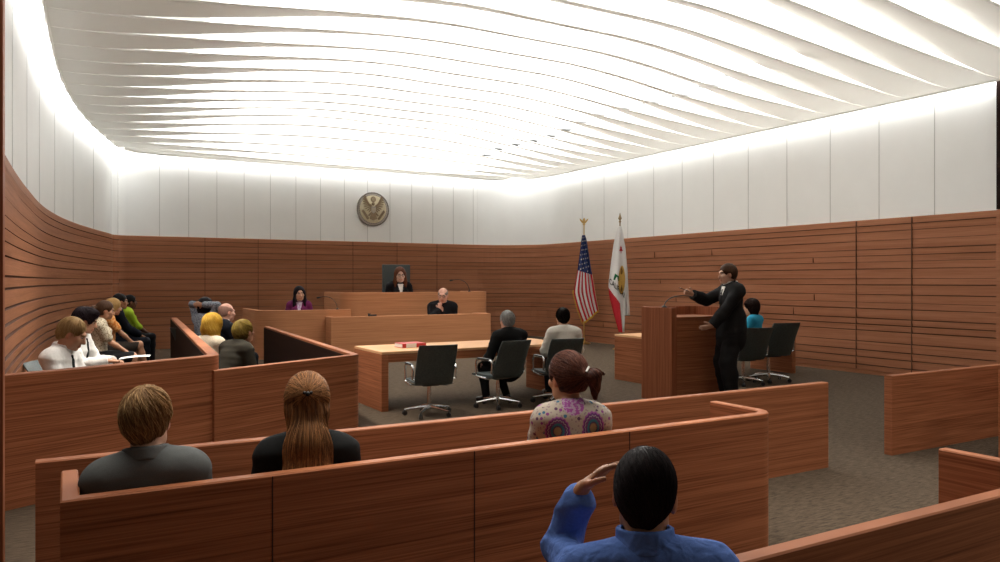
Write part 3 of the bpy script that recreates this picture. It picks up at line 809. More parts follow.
def person(label, loc, rz, S=1.0, group=None, stand=False, female=False, skin='fair', lean=0, roll=0, twist=0,
           head=(0, 0, 0), hs=1.0, rh=None, lh=None, rhint=None, lhint=None, rhd=None, lhd=None, rpn=None, lpn=None, curl=(0.5, 0.5),
           feet=None, knees=None, floor=-0.45, hair=None, haircol=(0.05, 0.03, 0.02), hairhi=None, strands=0, strand_w=0.0016,
           garments=(), place=None, plat=0.0, h=0.012, neck_fwd=0.02, width=1.0, stoop=0.0, legspread=0.10, glasses=False):
    """seat surface (or floor when standing) at local z = 0; faces local +Y"""
    root = empty('person', (0, 0, 0), rz, S, label, 'person', group)
    Rt = np.array(Matrix.Rotation(R(twist), 3, 'Z'))
    pz = 0.95 if stand else 0.10
    D = nrm(np.array(Matrix.Rotation(R(roll), 3, 'Y') @ Matrix.Rotation(-R(lean), 3, 'X')) @ V(0, 0, 1))
    RX = nrm(Rt @ V(1, 0, 0)); RX = nrm(RX - D * (RX @ D)); F = nrm(np.cross(D, RX)) * 1.0
    RX0 = V(1, 0, 0)
    pel = V(0, 0, pz); waist = pel + .17 * D; chest = pel + .34 * D + F * 0.0
    nb = pel + (.515 - stoop) * D + F * (neck_fwd * .5 - 0.015 + stoop)
    sw = (0.163 if female else 0.188) * width
    sh = {s_: pel + (.455 - stoop * .6) * D + RX * sw * s_ - F * 0.01 for s_ in (-1, 1)}
    Hm = rotm(R(head[0]), R(head[1]), R(head[2]))
    Hm = np.array(Matrix.Rotation(R(twist), 3, 'Z')) @ Hm
    up = nrm(0.5 * D + 0.5 * (Hm @ V(0, 0, 1)) + F * 0.12)
    hc = nb + up * (.085 + .065 * hs) + F * neck_fwd + (Hm @ V(0, 0.012, 0.0))
    X = lambda p: hc + hs * (Hm @ np.asarray(p, float))       # head frame -> local
    if place:      # put the head on a sight line: image column, depth row, height of the crown
        px_, Y_, zt = place; t_ = (px_ - 500) / 760; d_ = Y_ / (CS - t_ * SN)
        c_, s2_ = math.cos(rz), math.sin(rz); ox, oy = hc[0] * S, hc[1] * S
        crown = hc[2] + hs * (.118 + {'buzz': .007, 'short': .013, 'full': .024}.get(hair, .012))
        loc = (d_ * (SN + t_ * CS) - (c_ * ox - s2_ * oy), Y_ - (s2_ * ox + c_ * oy), zt - crown * S)
        floor = -(loc[2] - plat) / S
    root.location = loc
    flatF = (F, 0.70)
    tw = 0.9 if female else 1.0
    torso = [(cone(pel, waist, .140 * width, .122 * tw * width, (F, .74)), .05), (cone(waist, chest, .120 * tw * width, .145 * tw * width, (F, .70)), .05),
             (cone(chest, pel + .42 * D, .145 * tw * width, .12 * width, (F, .66)), .05),
             (cone(sh[-1] * .86 + sh[1] * .14, sh[1] * .86 + sh[-1] * .14, .068, .068), .05)]
    for s_ in (-1, 1):
        torso.append((cone(nb - .008 * D, sh[s_] * .8 + nb * .2 - D * .006, .048, .056), .045))
        if female: torso.append((ell(chest + D * .02 + F * .085 + RX * .065 * s_, (.060, .055, .06)), .04))
    torso.append((ell(pel - V(0, 0, .01) - F * (.012 if stand else .03), (.155 * width, .112 if stand else .125, .10)), .05))
    A = {}
    tgt = {1: rh, -1: lh}; hint = {1: rhint, -1: lhint}; hdv = {1: rhd, -1: lhd}; pnv = {1: rpn, -1: lpn}
    for s_ in (-1, 1):
        t = tgt[s_]
        if t is None: t = V(.24 * s_, .02, pz - .12) if stand else V(.12 * s_, .34, .17)
        hn = hint[s_] if hint[s_] is not None else (V(.3 * s_, -1, -.2) if stand else V(.6 * s_, -.6, -.6))
        A[s_] = ik(sh[s_], t, .285, .255, hn)
    arm_p = {}; hand_p = {}
    for s_ in (-1, 1):
        e, wv = A[s_]
        arm_p[s_] = [(cone(sh[s_], e, .052 if not female else .045, .040 if not female else .036), .03), (cone(e, e + (wv - e) * .35, .041, .042) if not female else cone(e, e + (wv - e) * .35, .036, .037), .02),
                     (cone(e + (wv - e) * .3, wv, .042 if not female else .036, .026 if not female else .024, None), .02)]
        hd = nrm(hdv[s_]) if hdv[s_] is not None else nrm(nrm(wv - e) + V(0, .4, -.2) * (0 if stand else 1))
        pn = pnv[s_] if pnv[s_] is not None else (V(-s_, 0, 0) if stand else V(0, 0, -1))
        pn = nrm(pn - hd * (pn @ hd)); th = np.cross(hd, pn) * s_     # thumb side
        cu = curl[0 if s_ > 0 else 1]; fr = max(.0085, h * 0.95)
        L = [(cone(wv - hd * .01, wv + hd * .03, .025, .030, (pn, .62)), .015), (cone(wv + hd * .03 + th * .006, wv + hd * .075, .034, .040, (pn, .40)), .015)]
        for q, (o, ln) in enumerate(((.030, .070), (.010, .080), (-.011, .074), (-.030, .058))):
            p0 = wv + hd * (.082 - .004 * abs(q - 1)) + th * o; dirv = nrm(hd + th * (o * 1.2)); a_ = 0
            pts = [wv + hd * .045 + th * o * .8, p0]
            for sg in (.44, .31, .25):
                a_ += cu * (0.75 if sg == .44 else 0.95); dd = dirv * math.cos(a_) + pn * math.sin(a_); pts.append(pts[-1] + dd * ln * sg)
            for i in range(len(pts) - 1): L.append((cone(pts[i], pts[i + 1], fr * (1.05 - .06 * i), fr * (1.0 - .07 * i)), .004))
        tb = wv + hd * .022 + th * .024; t1 = tb + nrm(hd * .55 + th * .8 + pn * .25) * .042; t2 = t1 + nrm(hd * .85 + th * .35 + pn * (.2 + .5 * cu)) * .030; t3 = t2 + nrm(hd * .9 + th * .1 + pn * (.2 + .8 * cu)) * .024
        L += [(cone(tb, t1, .015, fr * 1.25), .010), (cone(t1, t2, fr * 1.2, fr * 1.1), .004), (cone(t2, t3, fr * 1.1, fr * .95), .004)]
        hand_p[s_] = L
    leg_p = {}; foot_p = {}
    for s_ in (-1, 1):
        hp = pel + V(.088 * s_, .0 if stand else .02, -.02)
        if stand:
            ft = feet[0 if s_ > 0 else 1] if feet else (.10 * s_, .02 * s_)
            kn, an = ik(hp, V(ft[0], ft[1], .085), .43, .43, V(.1 * s_, 1, 0))
        else:
            if knees: kn = V(*knees[0 if s_ > 0 else 1])
            else: kn = V(legspread * s_ * 1.1, .43, .09)
            f2 = feet[0 if s_ > 0 else 1] if feet else (legspread * s_, .44)
            an = V(f2[0], f2[1], floor + .085 + (f2[2] if len(f2) > 2 else 0))
        leg_p[s_] = [(cone(hp, kn, .086, .058), .04), (cone(kn, kn + (an - kn) * .35 - V(0, .012, 0), .056, .057), .03), (cone(kn + (an - kn) * .3, an, .054, .036), .03)]
        fd = nrm(V(.12 * s_, 1, 0)); fz = V(0, 0, -.045)
        foot_p[s_] = [(cone(an + fz * .6 - fd * .03, an + fz + fd * .07, .040, .036), .02), (cone(an + fz + fd * .06, an + fz * 1.15 + fd * .165, .037, .027), .02)]
    neck = [(cone(nb - D * .03, X((0, -.018, -.045)), .058 if not female else .049, .054 if not female else .046), .03)]
    g = hs
    hd_p = [(ell(X((0, -.016, .028)), V(.076, .097, .094) * g, Hm), .03), (ell(X((0, .022, -.030)), V(.062, .074, .084) * g, Hm), .03),
            (cone(X((-.034, .030, -.078)), X((.034, .030, -.078)), .030 * g, .030 * g), .03), (ell(X((0, .074, -.096)), V(.024, .020, .018) * g, Hm), .025),
            (cone(X((-.026, .086, .024)), X((.026, .086, .024)), .014 * g, .014 * g), .02),
            (cone(X((0, .092, .008)), X((0, .113, -.032)), .009 * g, .0125 * g), .012), (cone(X((-.013, .098, -.036)), X((.013, .098, -.036)), .008 * g, .008 * g), .008),
            (ell(X((0, .090, -.064)), V(.026, .013, .007) * g, Hm), .008), (ell(X((0, .088, -.074)), V(.022, .013, .007) * g, Hm), .008)]
    for s_ in (-1, 1):
        hd_p.append((ell(X((.046 * s_, .060, -.022)), V(.024, .022, .022) * g, Hm), .02))
        Er = Hm @ np.array(Matrix.Rotation(-s_ * .35, 3, 'Z') @ Matrix.Rotation(.18, 3, 'X'))
        hd_p.append((ell(X((.077 * s_, -.006, -.012)), V(.0085, .019, .031) * g, Er), .008))
    allp = torso + neck + hd_p + [q for s_ in (-1, 1) for q in arm_p[s_] + hand_p[s_] + leg_p[s_] + foot_p[s_]]
    def bounds(prims, off=0.0):
        lo = np.min([p[0][0] for p in prims], 0) - off - 3 * h; hi = np.max([p[0][1] for p in prims], 0) + off + 3 * h; return lo, hi
    # ---- body
    lo, hi = bounds(allp); Fb = Field(lo, hi, h)
    for p_, k in torso: Fb.add(p_, k, -.006)
    for p_, k in neck: Fb.add(p_, k)
    for s_ in (-1, 1):
        for p_, k in arm_p[s_] + leg_p[s_] + foot_p[s_]: Fb.add(p_, k, -.003)
    for p_, k in hd_p: Fb.add(p_, k)
    for s_ in (-1, 1): Fb.cut(ell(X((.031 * s_, .103, .004)), V(.017, .016, .011) * g, Hm), .010)
    for s_ in (-1, 1):
        for p_, k in hand_p[s_]: Fb.add(p_, k)
    v, q = Fb.mesh()
    sk = np.array(SKINS[skin]); cols = np.tile(sk, (len(v), 1))
    hv = ((v - hc) / g) @ Hm
    n_ = 1 + .05 * np.sin(v @ V(37, 51, 43)) ; cols *= n_[:, None]
    lip = (np.abs(hv[:, 0]) < .026) & (np.abs(hv[:, 2] + .069) < .011) & (hv[:, 1] > .082)
    cols[lip] = sk * V(.85, .62, .60)
    brow = (np.abs(np.abs(hv[:, 0]) - .032) < .020) & (np.abs(hv[:, 2] - .023) < .007) & (hv[:, 1] > .07)
    if skin != 'x': cols[brow] = np.array(haircol) * .7 + sk * .15
    ear = (np.abs(hv[:, 0]) > .071) & (hv[:, 1] > -.04) & (hv[:, 1] < .04) & (hv[:, 2] < .03) & (hv[:, 2] > -.05)
    cols[ear] *= V(1.05, .88, .85)
    body = mesh_obj('body', v, q, M['skin'], root, True, cols=cols)
    for s_ in (-1, 1):
        m_ = MB(); bm = bmesh.new(); bmesh.ops.create_uvsphere(bm, u_segments=10, v_segments=8, radius=.0120 * g)
        m_.bm(bm, None, Vector(X((.031 * s_, .0775, .003)))); m_.cur = 1
        bm = bmesh.new(); bmesh.ops.create_uvsphere(bm, u_segments=8, v_segments=6, radius=.0075 * g)
        m_.bm(bm, None, Vector(X((.031 * s_, .0835, .003)))); e_ = m_.build('eye', None, root, True, mats=[M['eye_white'], M['iris']])
    if glasses:
        m_ = MB()
        for s_ in (-1, 1):
            m_.tube([X((.031 * s_ + .021 * math.cos(a), .106, .002 + .016 * math.sin(a))) for a in np.linspace(0, 2 * PI, 13)], .0022 * g, 5, False)
            m_.tube([X((.052 * s_, .104, .006)), X((.079 * s_, .06, .008)), X((.080 * s_, .0, .008))], .002 * g, 5)
        m_.tube([X((-.010, .107, .004)), X((.010, .107, .004))], .002 * g, 5)
        m_.build('glasses', M['black_plastic'], root)
    # ---- clothes
    necktube = cone(nb - D * .10, X((0, -.01, -.02)), .064 if not female else .056, .064 if not female else .056)
    BIG = (lo - .2, hi + .2)
    for gm in garments:
        kind = gm[0]; mat = gm[1]; op = gm[2] if len(gm) > 2 else {}
        hh = op.get('h', h); prims = []
        off = op.get('off', .010)
        if kind == 'top':
            prims = [(p_, k) for p_, k in torso]
            if op.get('skirt') and stand: prims.append((cone(pel + V(0, 0, .10) - F * .01, pel - V(0, 0, .12), .160 * width, .172 * width, (F, .84)), .05))
            slv = op.get('sleeve', 1.0)
            for s_ in (-1, 1):
                e, wv = A[s_]
                if slv >= 1: prims += arm_p[s_][:2] + [(cone(e + (wv - e) * .3, e + (wv - e) * (.93 if slv == 1 else slv), .044, .036), .02)]
                elif slv > .5: prims += [arm_p[s_][0], (cone(e, e + (wv - e) * (slv - .5) * 2, .044, .040), .02)]
                elif slv > 0: prims += [(cone(sh[s_], sh[s_] + (e - sh[s_]) * slv * 2, .054, .054), .03)]
        elif kind == 'bottom':
            prims = [torso[-1], torso[0]] + [x for s_ in (-1, 1) for x in leg_p[s_]]
        elif kind == 'skirt':
            prims = [torso[-1], torso[0]] + [leg_p[s_][0] for s_ in (-1, 1)] + [(cone((leg_p[-1][0][0][0] + 0) * 0 + pel + V(0, .05, -.02), V(0, .40, .08), .11, .075), .06)]
        elif kind == 'shoes':
            for s_ in (-1, 1):
                Fs = Field(*bounds(foot_p[s_], .012), hh * .8)
                for p_, k in foot_p[s_]: Fs.add(p_, k, .008)
                vv, qq = Fs.mesh(); mesh_obj('shoe', vv, qq, mat, root, True)
            continue
        elif kind == 'collar':
            d_ = nrm(X((0, -.02, -.04)) - nb)
            top_ = op.get('top', .045) + .016; r0 = (.068 if not female else .058) * op.get('r', 1.0)
            outer_ = cone(nb - d_ * .03 , nb + d_ * top_, r0 + .020, r0 + .012)
            Fc = Field(outer_[0] - .02, outer_[1] + .02, hh * .7)
            Fc.add(outer_, 0)
            Fc.cut(cone(nb - d_ * .10, nb + d_ * .16, r0 + .001, r0 - .008), .002)
            Fc.cut(half(*BIG, nb + d_ * top_ - F * .006, -d_ + F * .18), .003)
            Fc.cut(half(*BIG, nb + F * (r0 - .012) , -F + D * .0), .003) if op.get('open') else None
            Fc.cut(half(*BIG, nb - d_ * .010, d_), .003)
            vv, qq = Fc.mesh(); mesh_obj('collar', vv, qq, mat, root, True); continue
        elif kind in ('tie', 'shirt_front'):
            # surface patch standing just proud of the garment beneath, inside a V or strip
            Fp = Field(*bounds(torso, .05), min(h, .010))
            for p_, k in torso: Fp.add(p_, k, off)
            sl, P = Fp.full()
            rel = P - nb.astype(np.float32); zz = rel @ D.astype(np.float32); xx = np.abs(rel @ RX.astype(np.float32)); yy = rel @ F.astype(np.float32)
            if kind == 'tie': wv_ = np.clip(.018 + .022 * (-zz - .05) / .35, .016, .040); reg = np.maximum(xx - wv_, np.maximum(-.42 - zz, zz + .035))
            else: reg = np.maximum(xx - np.clip(.055 * (zz + .26) / .24, -1, .060), zz - .0)
            reg = np.maximum(reg, .02 - yy)
            Fp.f = np.maximum(Fp.f, reg).astype(np.float32); Fp.cut(necktube, .003)
            vv, qq = Fp.mesh()
            if len(vv): mesh_obj(kind, vv, qq, mat, root, True)
            continue
        Fg = Field(*bounds(prims, off + .01), hh)
        for p_, k in prims: Fg.add(p_, k, off)
        if op.get('wr'):
            sl, P = Fg.full(); Fg.f = (Fg.f + np.where(np.abs(Fg.f) < .05, wrinkle(P, op.get('wf', 38), op['wr']), 0)).astype(np.float32)
        if kind == 'top':
            Fg.cut(necktube, .004, op.get('neck', 0.0))
            if not op.get('skirt'): Fg.cut(half(*BIG, pel - D * .03, D), .003)
            if op.get('back_open'): pass
            for s_ in (-1, 1):     # clean cuffs
                e, wv = A[s_]; u = nrm(wv - e); slv = op.get('sleeve', 1.0)
                if slv >= 1: Fg.cut((wv - .09 - u * .0, wv + .09, lambda P, c=e + (wv - e) * (.96 if slv == 1 else slv + .03), u=u, wv=wv: np.maximum(-((P - c.astype(np.float32)) @ u.astype(np.float32)), np.linalg.norm(P - wv.astype(np.float32), axis=-1) - .085)), .003)
        elif kind == 'bottom':
            Fg.cut(half(*BIG, pel + D * .10, -D), .003)
        elif kind == 'skirt':
            Fg.cut(half(*BIG, pel + D * .10, -D), .003); Fg.cut(half(*BIG, V(0, .40, 0), V(0, -1, .3)), .003)
        vv, qq = Fg.mesh()
        o = mesh_obj(op.get('name', {'top': 'shirt', 'bottom': 'trousers', 'skirt': 'skirt'}[kind]), vv, qq, mat, root, True)
        if op.get('label'): o['label'] = op['label']
    # ---- hair
    if hair:
        hh = min(h, .010) * (1 if h > .008 else 1.0)
        Fh = Field(X((0, 0, 0)) - .30, X((0, 0, 0)) + .24, hh) if hair not in ('long', 'longfront') else Field(X((0, 0, -.12)) - .40, X((0, 0, 0)) + .24, hh)
        t = {'buzz': .007, 'short': .015, 'full': .022, 'fringe': .006, 'long': .018, 'longfront': .020, 'bob': .026, 'pony': .016, 'cap': .02}[hair]
        Fh.add((lambda p: p)(ell(X((0, -.018, .030)), (V(.076, .097, .094) + t) * g, Hm)), .0)
        if hair in ('short', 'buzz', 'fringe', 'full'):
            Fh.add(ell(X((0, -.036, -.006)), V(.060 + t * .55, .060 + t * .8, .058) * g, Hm), .03)
            Fh.add(cone(X((0, -.058, -.035)), X((0, -.050, -.085)), (.036 + t * .6) * g, .026 * g), .035)
        else: Fh.add(ell(X((0, -.038, -.020)), V(.060 + t * .7, .060 + t * .8, .066) * g, Hm), .04)
        face = ell(X((0, .105, -.060)), V(.082, .088, .122) * g, Hm)
        if hair in ('buzz', 'short', 'full', 'fringe', 'pony', 'cap'):
            Fh.cut(face, .012)
            for s_ in (-1, 1): Fh.cut(ell(X((.085 * s_, .012, -.035)), V(.034, .036, .054) * g, Hm), .010)
            lowz = {'buzz': -.082, 'pony': -.075, 'fringe': -.06}.get(hair, -.088)
            Fh.cut(half(*BIG, X((0, -.05, lowz)), Hm @ V(0, .25, 1)), .006)
            for s_ in (-1, 1): Fh.cut(ell(X((.06 * s_, -.03, -.115)), V(.042, .07, .050) * g, Hm), .02)
        if hair == 'fringe':
            Fh.cut(ell(X((0, .01, .10)), V(.072, .105, .075) * g, Hm), .01)
        if hair == 'full':
            Fh.add(ell(X((.012, .045, .105)), V(.062, .055, .030) * g, Hm), .03)
            Fh.cut(ell(X((0, .115, -.050)), V(.072, .060, .125) * g, Hm), .010)
        if hair in ('long', 'longfront'):
            Fh.cut(face, .012)
            back = nb - F * .085
            Fh.add(cone(X((0, -.060, -.03)), back - D * .03 - F * .012, .076 * g, .094, (F, .55)), .05)
            Fh.add(cone(back - D * .03 - F * .012, back - D * .20 - F * .045, .096, .112, (F, .36)), .04)
            Fh.add(cone(back - D * .19 - F * .045, back - D * .30 - F * .05, .108, .070, (F, .30)), .04)
            if hair == 'longfront':
                for s_ in (-1, 1):
                    Fh.add(cone(X((.070 * s_, .015, .03)), X((.082 * s_, .02, -.10)), .030 * g, .034 * g), .03)
                    Fh.add(cone(X((.082 * s_, .02, -.10)), nb + RX * .10 * s_ + F * .085 - D * .12, .036, .026), .03)
                Fh.cut(ell(X((0, .125, -.025)), V(.066, .100, .115) * g, Hm), .010)
        if hair == 'bob':
            for s_ in (-1, 1): Fh.add(cone(X((.066 * s_, -.01, .03)), X((.074 * s_, -.01, -.115)), .036 * g, .030 * g), .04)
            Fh.add(cone(X((-.045, -.06, -.05)), X((.045, -.06, -.05)), .055 * g, .055 * g), .04)
            Fh.add(cone(X((-.045, -.055, -.115)), X((.045, -.055, -.115)), .038 * g, .038 * g), .04)
            Fh.cut(ell(X((0, .110, -.050)), V(.062, .080, .112) * g, Hm), .012)
        if hair == 'pony':
            tie = X((.015, -.118, .012)); Fh.add(ell(tie, (.034, .030, .034)), .02)
            Fh.add(cone(tie, X((.055, -.150, .012)), .028 * g, .032 * g), .02); Fh.add(cone(X((.050, -.148, .010)), X((.070, -.138, -.055)), .034 * g, .018 * g), .02)
            Fh.add(cone(X((.045, -.150, .0)), X((.060, -.135, -.100)), .028 * g, .009 * g), .02)
            for k in range(7): Fh.add(cone(X((.05 + .006 * k, -.148, .02)), X((.066 + .010 * k - .03 * (k % 2), -.135 + .01 * (k % 3), -.070 + .014 * k - .025 * (k % 2))), .014 * g, .004 * g), .008)
        # strand relief
        sl, P = Fh.full()
        hp_ = ((P - hc.astype(np.float32)) / g) @ Hm.astype(np.float32)
        ang = np.arctan2(hp_[..., 0], -hp_[..., 1] + .02)
        rel = .0012 * np.sin(ang * 34 + 3 * np.sin(hp_[..., 2] * 30)) + .0009 * np.sin(ang * 71 + 5 * np.sin(hp_[..., 2] * 22 + 1))
        if hair in ('buzz', 'fringe'): rel *= .3
        Fh.f = (Fh.f + np.where(np.abs(Fh.f) < .03, rel, 0)).astype(np.float32)
        v, q = Fh.mesh()
        hcv = np.array(haircol); hi_ = np.array(hairhi) if hairhi is not None else hcv * 1.7
        hv = ((v - hc) / g) @ Hm; an_ = np.arctan2(hv[:, 0], -hv[:, 1] + .02)
        mixv = np.clip(.35 + .22 * np.sin(an_ * 23 + 2 * np.sin(hv[:, 2] * 25)) + .25 * np.sin(an_ * 51 + hv[:, 2] * 13), 0, 1)[:, None]
        cols = hcv * (1 - mixv) + (hcv * .5 + hi_ * .5) * mixv
        q = np.asarray(q)
        if strands:
            # individual locks grown along the surface
            tie = X((.0, -.118, .055)) if hair == 'long' else (X((.015, -.118, .012)) if hair == 'pony' else X((.0, -.045 if hair != 'buzz' else .0, .122)))
            pick = v[rng.integers(0, len(v), strands)]
            path = [pick]; cur = pick.copy(); nst = 12; sl_ = {'buzz': .004, 'short': .0055, 'full': .007, 'long': .017, 'pony': .010}.get(hair, .008)
            jit = rng.normal(size=pick.shape) * .22; lift = (rng.uniform(0, 1, strands) ** 2 * (.007 if hair in ('short', 'full') else .001))
            for i in range(nst):
                gr = Fh.grad(cur); gr /= np.maximum(1e-6, np.linalg.norm(gr, axis=1))[:, None]
                hv_ = ((cur - hc) / g) @ Hm
                if hair == 'long':
                    upper = (hv_[:, 2] > -.0)[:, None]
                    down = -np.tile(D, (len(cur), 1)) + .10 * np.sign(hv_[:, :1]) * 0
                    fl = np.where(upper & (np.abs(hv_[:, :1]) < .2), tie - cur, down); fl /= np.maximum(.004, np.linalg.norm(fl, axis=1))[:, None]
                elif hair == 'pony':
                    past = (hv_[:, 0] > .02) & (hv_[:, 1] < -.115)
                    tl = np.tile(Hm @ V(.45, -.15, -.9), (len(cur), 1))
                    fl = np.where(past[:, None], tl, tie - cur); fl /= np.maximum(.004, np.linalg.norm(fl, axis=1))[:, None]
                else:
                    fl = cur - tie; fl /= np.maximum(.004, np.linalg.norm(fl, axis=1))[:, None]
                    sw_ = np.cross(gr, fl); fl = fl + .45 * sw_
                fl = fl + jit * (.55 if hair in ('short', 'full') else .30)
                fl -= gr * (fl * gr).sum(1)[:, None]; fl /= np.maximum(1e-6, np.linalg.norm(fl, axis=1))[:, None]
                cur = cur + fl * sl_; cur = cur - (Fh.sample(cur) - .0012 - lift * i / nst)[:, None] * gr * .8
                path.append(cur.copy())
            path = np.stack(path, 1)                          # n, 13, 3
            n, L_ = path.shape[:2]
            tg = np.gradient(path, axis=1); tg /= np.maximum(1e-6, np.linalg.norm(tg, axis=2))[..., None]
            out = path - hc; out /= np.linalg.norm(out, axis=2)[..., None]
            side = np.cross(tg, out); side /= np.maximum(1e-6, np.linalg.norm(side, axis=2))[..., None]
            out = np.cross(side, tg)
            prof = np.sin(np.linspace(.25, PI - .15, L_)) ** .6 * strand_w
            tri = [path + prof[None, :, None] * (math.cos(a) * side + math.sin(a) * out) for a in (PI / 2, PI / 2 + 2.1, PI / 2 - 2.1)]
            sv = np.stack(tri, 2).reshape(-1, 3); base = len(v)
            I = (np.arange(n)[:, None, None] * L_ + np.arange(L_ - 1)[None, :, None]) * 3
            K = np.arange(3)[None, None, :]; K2 = (K + 1) % 3
            sq = np.stack([I + K, I + K2, I + 3 + K2, I + 3 + K], -1).reshape(-1, 4) + base
            mx = rng.uniform(0, 1, n)[:, None] ** 1.6; sc_ = hcv * (1 - mx) + hi_ * mx
            cols = np.concatenate([cols, np.repeat(sc_, L_ * 3, 0)]); v = np.concatenate([v, sv]); q = np.concatenate([q, sq])
        mesh_obj('hair', v, q, M['hair'], root, True, cols=cols)
    root['_'] = 0; del root['_']
    info = dict(root=root, loc=loc, X=X, nb=nb, D=D, F=F, RX=RX, A=A, Hm=Hm, hc=hc, hand={s_: hand_p[s_] for s_ in (-1, 1)})
    return info

# ------------------------------------------------------------------ wardrobe
def paisley():
    m, nt, b = new_mat('paisley_cloth')
    b.inputs['Roughness'].default_value = .85; b.inputs['Specular IOR Level'].default_value = .15
    tc = nt.nodes.new('ShaderNodeTexCoord'); L = nt.links
    def math_(op, a, c=None, v=None):
        n = nt.nodes.new('ShaderNodeMath'); n.operation = op
        for i, x in enumerate((a, c)):
            if x is None: continue
            if isinstance(x, (int, float)): n.inputs[i].default_value = x
            else: L.new(x, n.inputs[i])
        return n.outputs[0]
    sep = nt.nodes.new('ShaderNodeSeparateXYZ'); L.new(tc.outputs['Object'], sep.inputs[0])
    def mix(f, a, c):
        n = nt.nodes.new('ShaderNodeMix'); n.data_type = 'RGBA'
        L.new(f, n.inputs[0])
        for k, x in ((6, a), (7, c)):
            if isinstance(x, tuple): n.inputs[k].default_value = (*x, 1)
            else: L.new(x, n.inputs[k])
        return n.outputs[2]
    # scattered flowers
    vo = nt.nodes.new('ShaderNodeTexVoronoi'); vo.inputs['Scale'].default_value = 28; L.new(tc.outputs['Object'], vo.inputs['Vector'])
    vo2 = nt.nodes.new('ShaderNodeTexVoronoi'); vo2.inputs['Scale'].default_value = 60; L.new(tc.outputs['Object'], vo2.inputs['Vector'])
    cr = nt.nodes.new('ShaderNodeValToRGB'); cr.color_ramp.interpolation = 'CONSTANT'
    cr.color_ramp.elements[0].color = (.25, .06, .24, 1); cr.color_ramp.elements[1].position = .62; cr.color_ramp.elements[1].color = (.05, .14, .24, 1)
    e = cr.color_ramp.elements.new(.3); e.color = (.12, .06, .12, 1)
    s2 = nt.nodes.new('ShaderNodeSeparateColor'); L.new(vo.outputs['Color'], s2.inputs[0]); L.new(s2.outputs[0], cr.inputs['Fac'])
    base = mix(math_('LESS_THAN', vo2.outputs['Distance'], .30), (.42, .37, .31), (.30, .22, .24))
    col = mix(math_('LESS_THAN', vo.outputs['Distance'], .25), base, cr.outputs['Color'])
    # two big medallions on the shoulder blades
    for cx, cz, rx, rz in ((-.088, .508, .064, .074), (.098, .522, .058, .084)):
        dx = math_('DIVIDE', math_('SUBTRACT', sep.outputs['X'], cx), rx); dz = math_('DIVIDE', math_('SUBTRACT', sep.outputs['Z'], cz), rz)
        r = math_('SQRT', math_('ADD', math_('MULTIPLY', dx, dx), math_('MULTIPLY', dz, dz)))
        ang = math_('ARCTAN2', dz, dx); scal = math_('MULTIPLY', math_('SINE', math_('MULTIPLY', ang, 18.0)), .035)
        r = math_('ADD', r, scal)
        ring = nt.nodes.new('ShaderNodeValToRGB'); ring.color_ramp.interpolation = 'CONSTANT'
        el = ring.color_ramp.elements; el[0].position = 0; el[0].color = (.34, .27, .16, 1); el[1].position = .30; el[1].color = (.10, .05, .13, 1)
        for p_, c_ in ((.38, (.05, .20, .28)), (.55, (.16, .07, .20)), (.72, (.40, .33, .38)), (.78, (.15, .05, .19)), (.90, (.34, .10, .33))):
            x = el.new(p_); x.color = (*c_, 1)
        L.new(r, ring.inputs['Fac'])
        col = mix(math_('LESS_THAN', r, 1.0), col, ring.outputs['Color'])
    # purple yoke around the neckline
    ny = math_('SQRT', math_('ADD', math_('MULTIPLY', sep.outputs['X'], sep.outputs['X']), math_('MULTIPLY', math_('SUBTRACT', sep.outputs['Z'], .645), math_('SUBTRACT', sep.outputs['Z'], .645))))
    nz = nt.nodes.new('ShaderNodeTexNoise'); nz.inputs['Scale'].default_value = 55; L.new(tc.outputs['Object'], nz.inputs['Vector'])
    yoke = mix(math_('GREATER_THAN', nz.outputs['Fac'], .52), (.34, .09, .32), (.46, .33, .46))
    col = mix(math_('LESS_THAN', ny, .058), col, yoke)
    L.new(col, b.inputs['Base Color'])
    return m
def print_cloth(name, a, c, scale, thr=.5):
    m, nt, b = new_mat(name); b.inputs['Roughness'].default_value = .85; b.inputs['Specular IOR Level'].default_value = .15
    tc = nt.nodes.new('ShaderNodeTexCoord'); n = nt.nodes.new('ShaderNodeTexNoise'); n.inputs['Scale'].default_value = scale; n.inputs['Detail'].default_value = 2
    nt.links.new(tc.outputs['Object'], n.inputs['Vector']); r = nt.nodes.new('ShaderNodeValToRGB')
    r.color_ramp.elements[0].position = thr - .04; r.color_ramp.elements[1].position = thr + .04
    r.color_ramp.elements[0].color = (*a, 1); r.color_ramp.elements[1].color = (*c, 1)
    nt.links.new(n.outputs['Fac'], r.inputs['Fac']); nt.links.new(r.outputs['Color'], b.inputs['Base Color']); return m
def stripe_cloth(name, a, c, scale):
    m, nt, b = new_mat(name); b.inputs['Roughness'].default_value = .85; b.inputs['Specular IOR Level'].default_value = .15
    tc = nt.nodes.new('ShaderNodeTexCoord'); n = nt.nodes.new('ShaderNodeTexWave'); n.bands_direction = 'Z'; n.inputs['Scale'].default_value = scale; n.inputs['Distortion'].default_value = .6
    nt.links.new(tc.outputs['Object'], n.inputs['Vector']); r = nt.nodes.new('ShaderNodeValToRGB'); r.color_ramp.elements[0].position = .88; r.color_ramp.elements[1].position = .96
    r.color_ramp.elements[0].color = (*a, 1); r.color_ramp.elements[1].color = (*c, 1)
    nt.links.new(n.outputs['Fac'], r.inputs['Fac']); nt.links.new(r.outputs['Color'], b.inputs['Base Color']); return m
BLACK = cl_('black_wool', (.0075, .0075, .008)); SUIT = cl_('black_suit', (.014, .014, .015), fold=.3, fscale=11); GREY = cl_('charcoal_grey_suit', (.105, .112, .114), nscale=300, fold=.18, fscale=9)
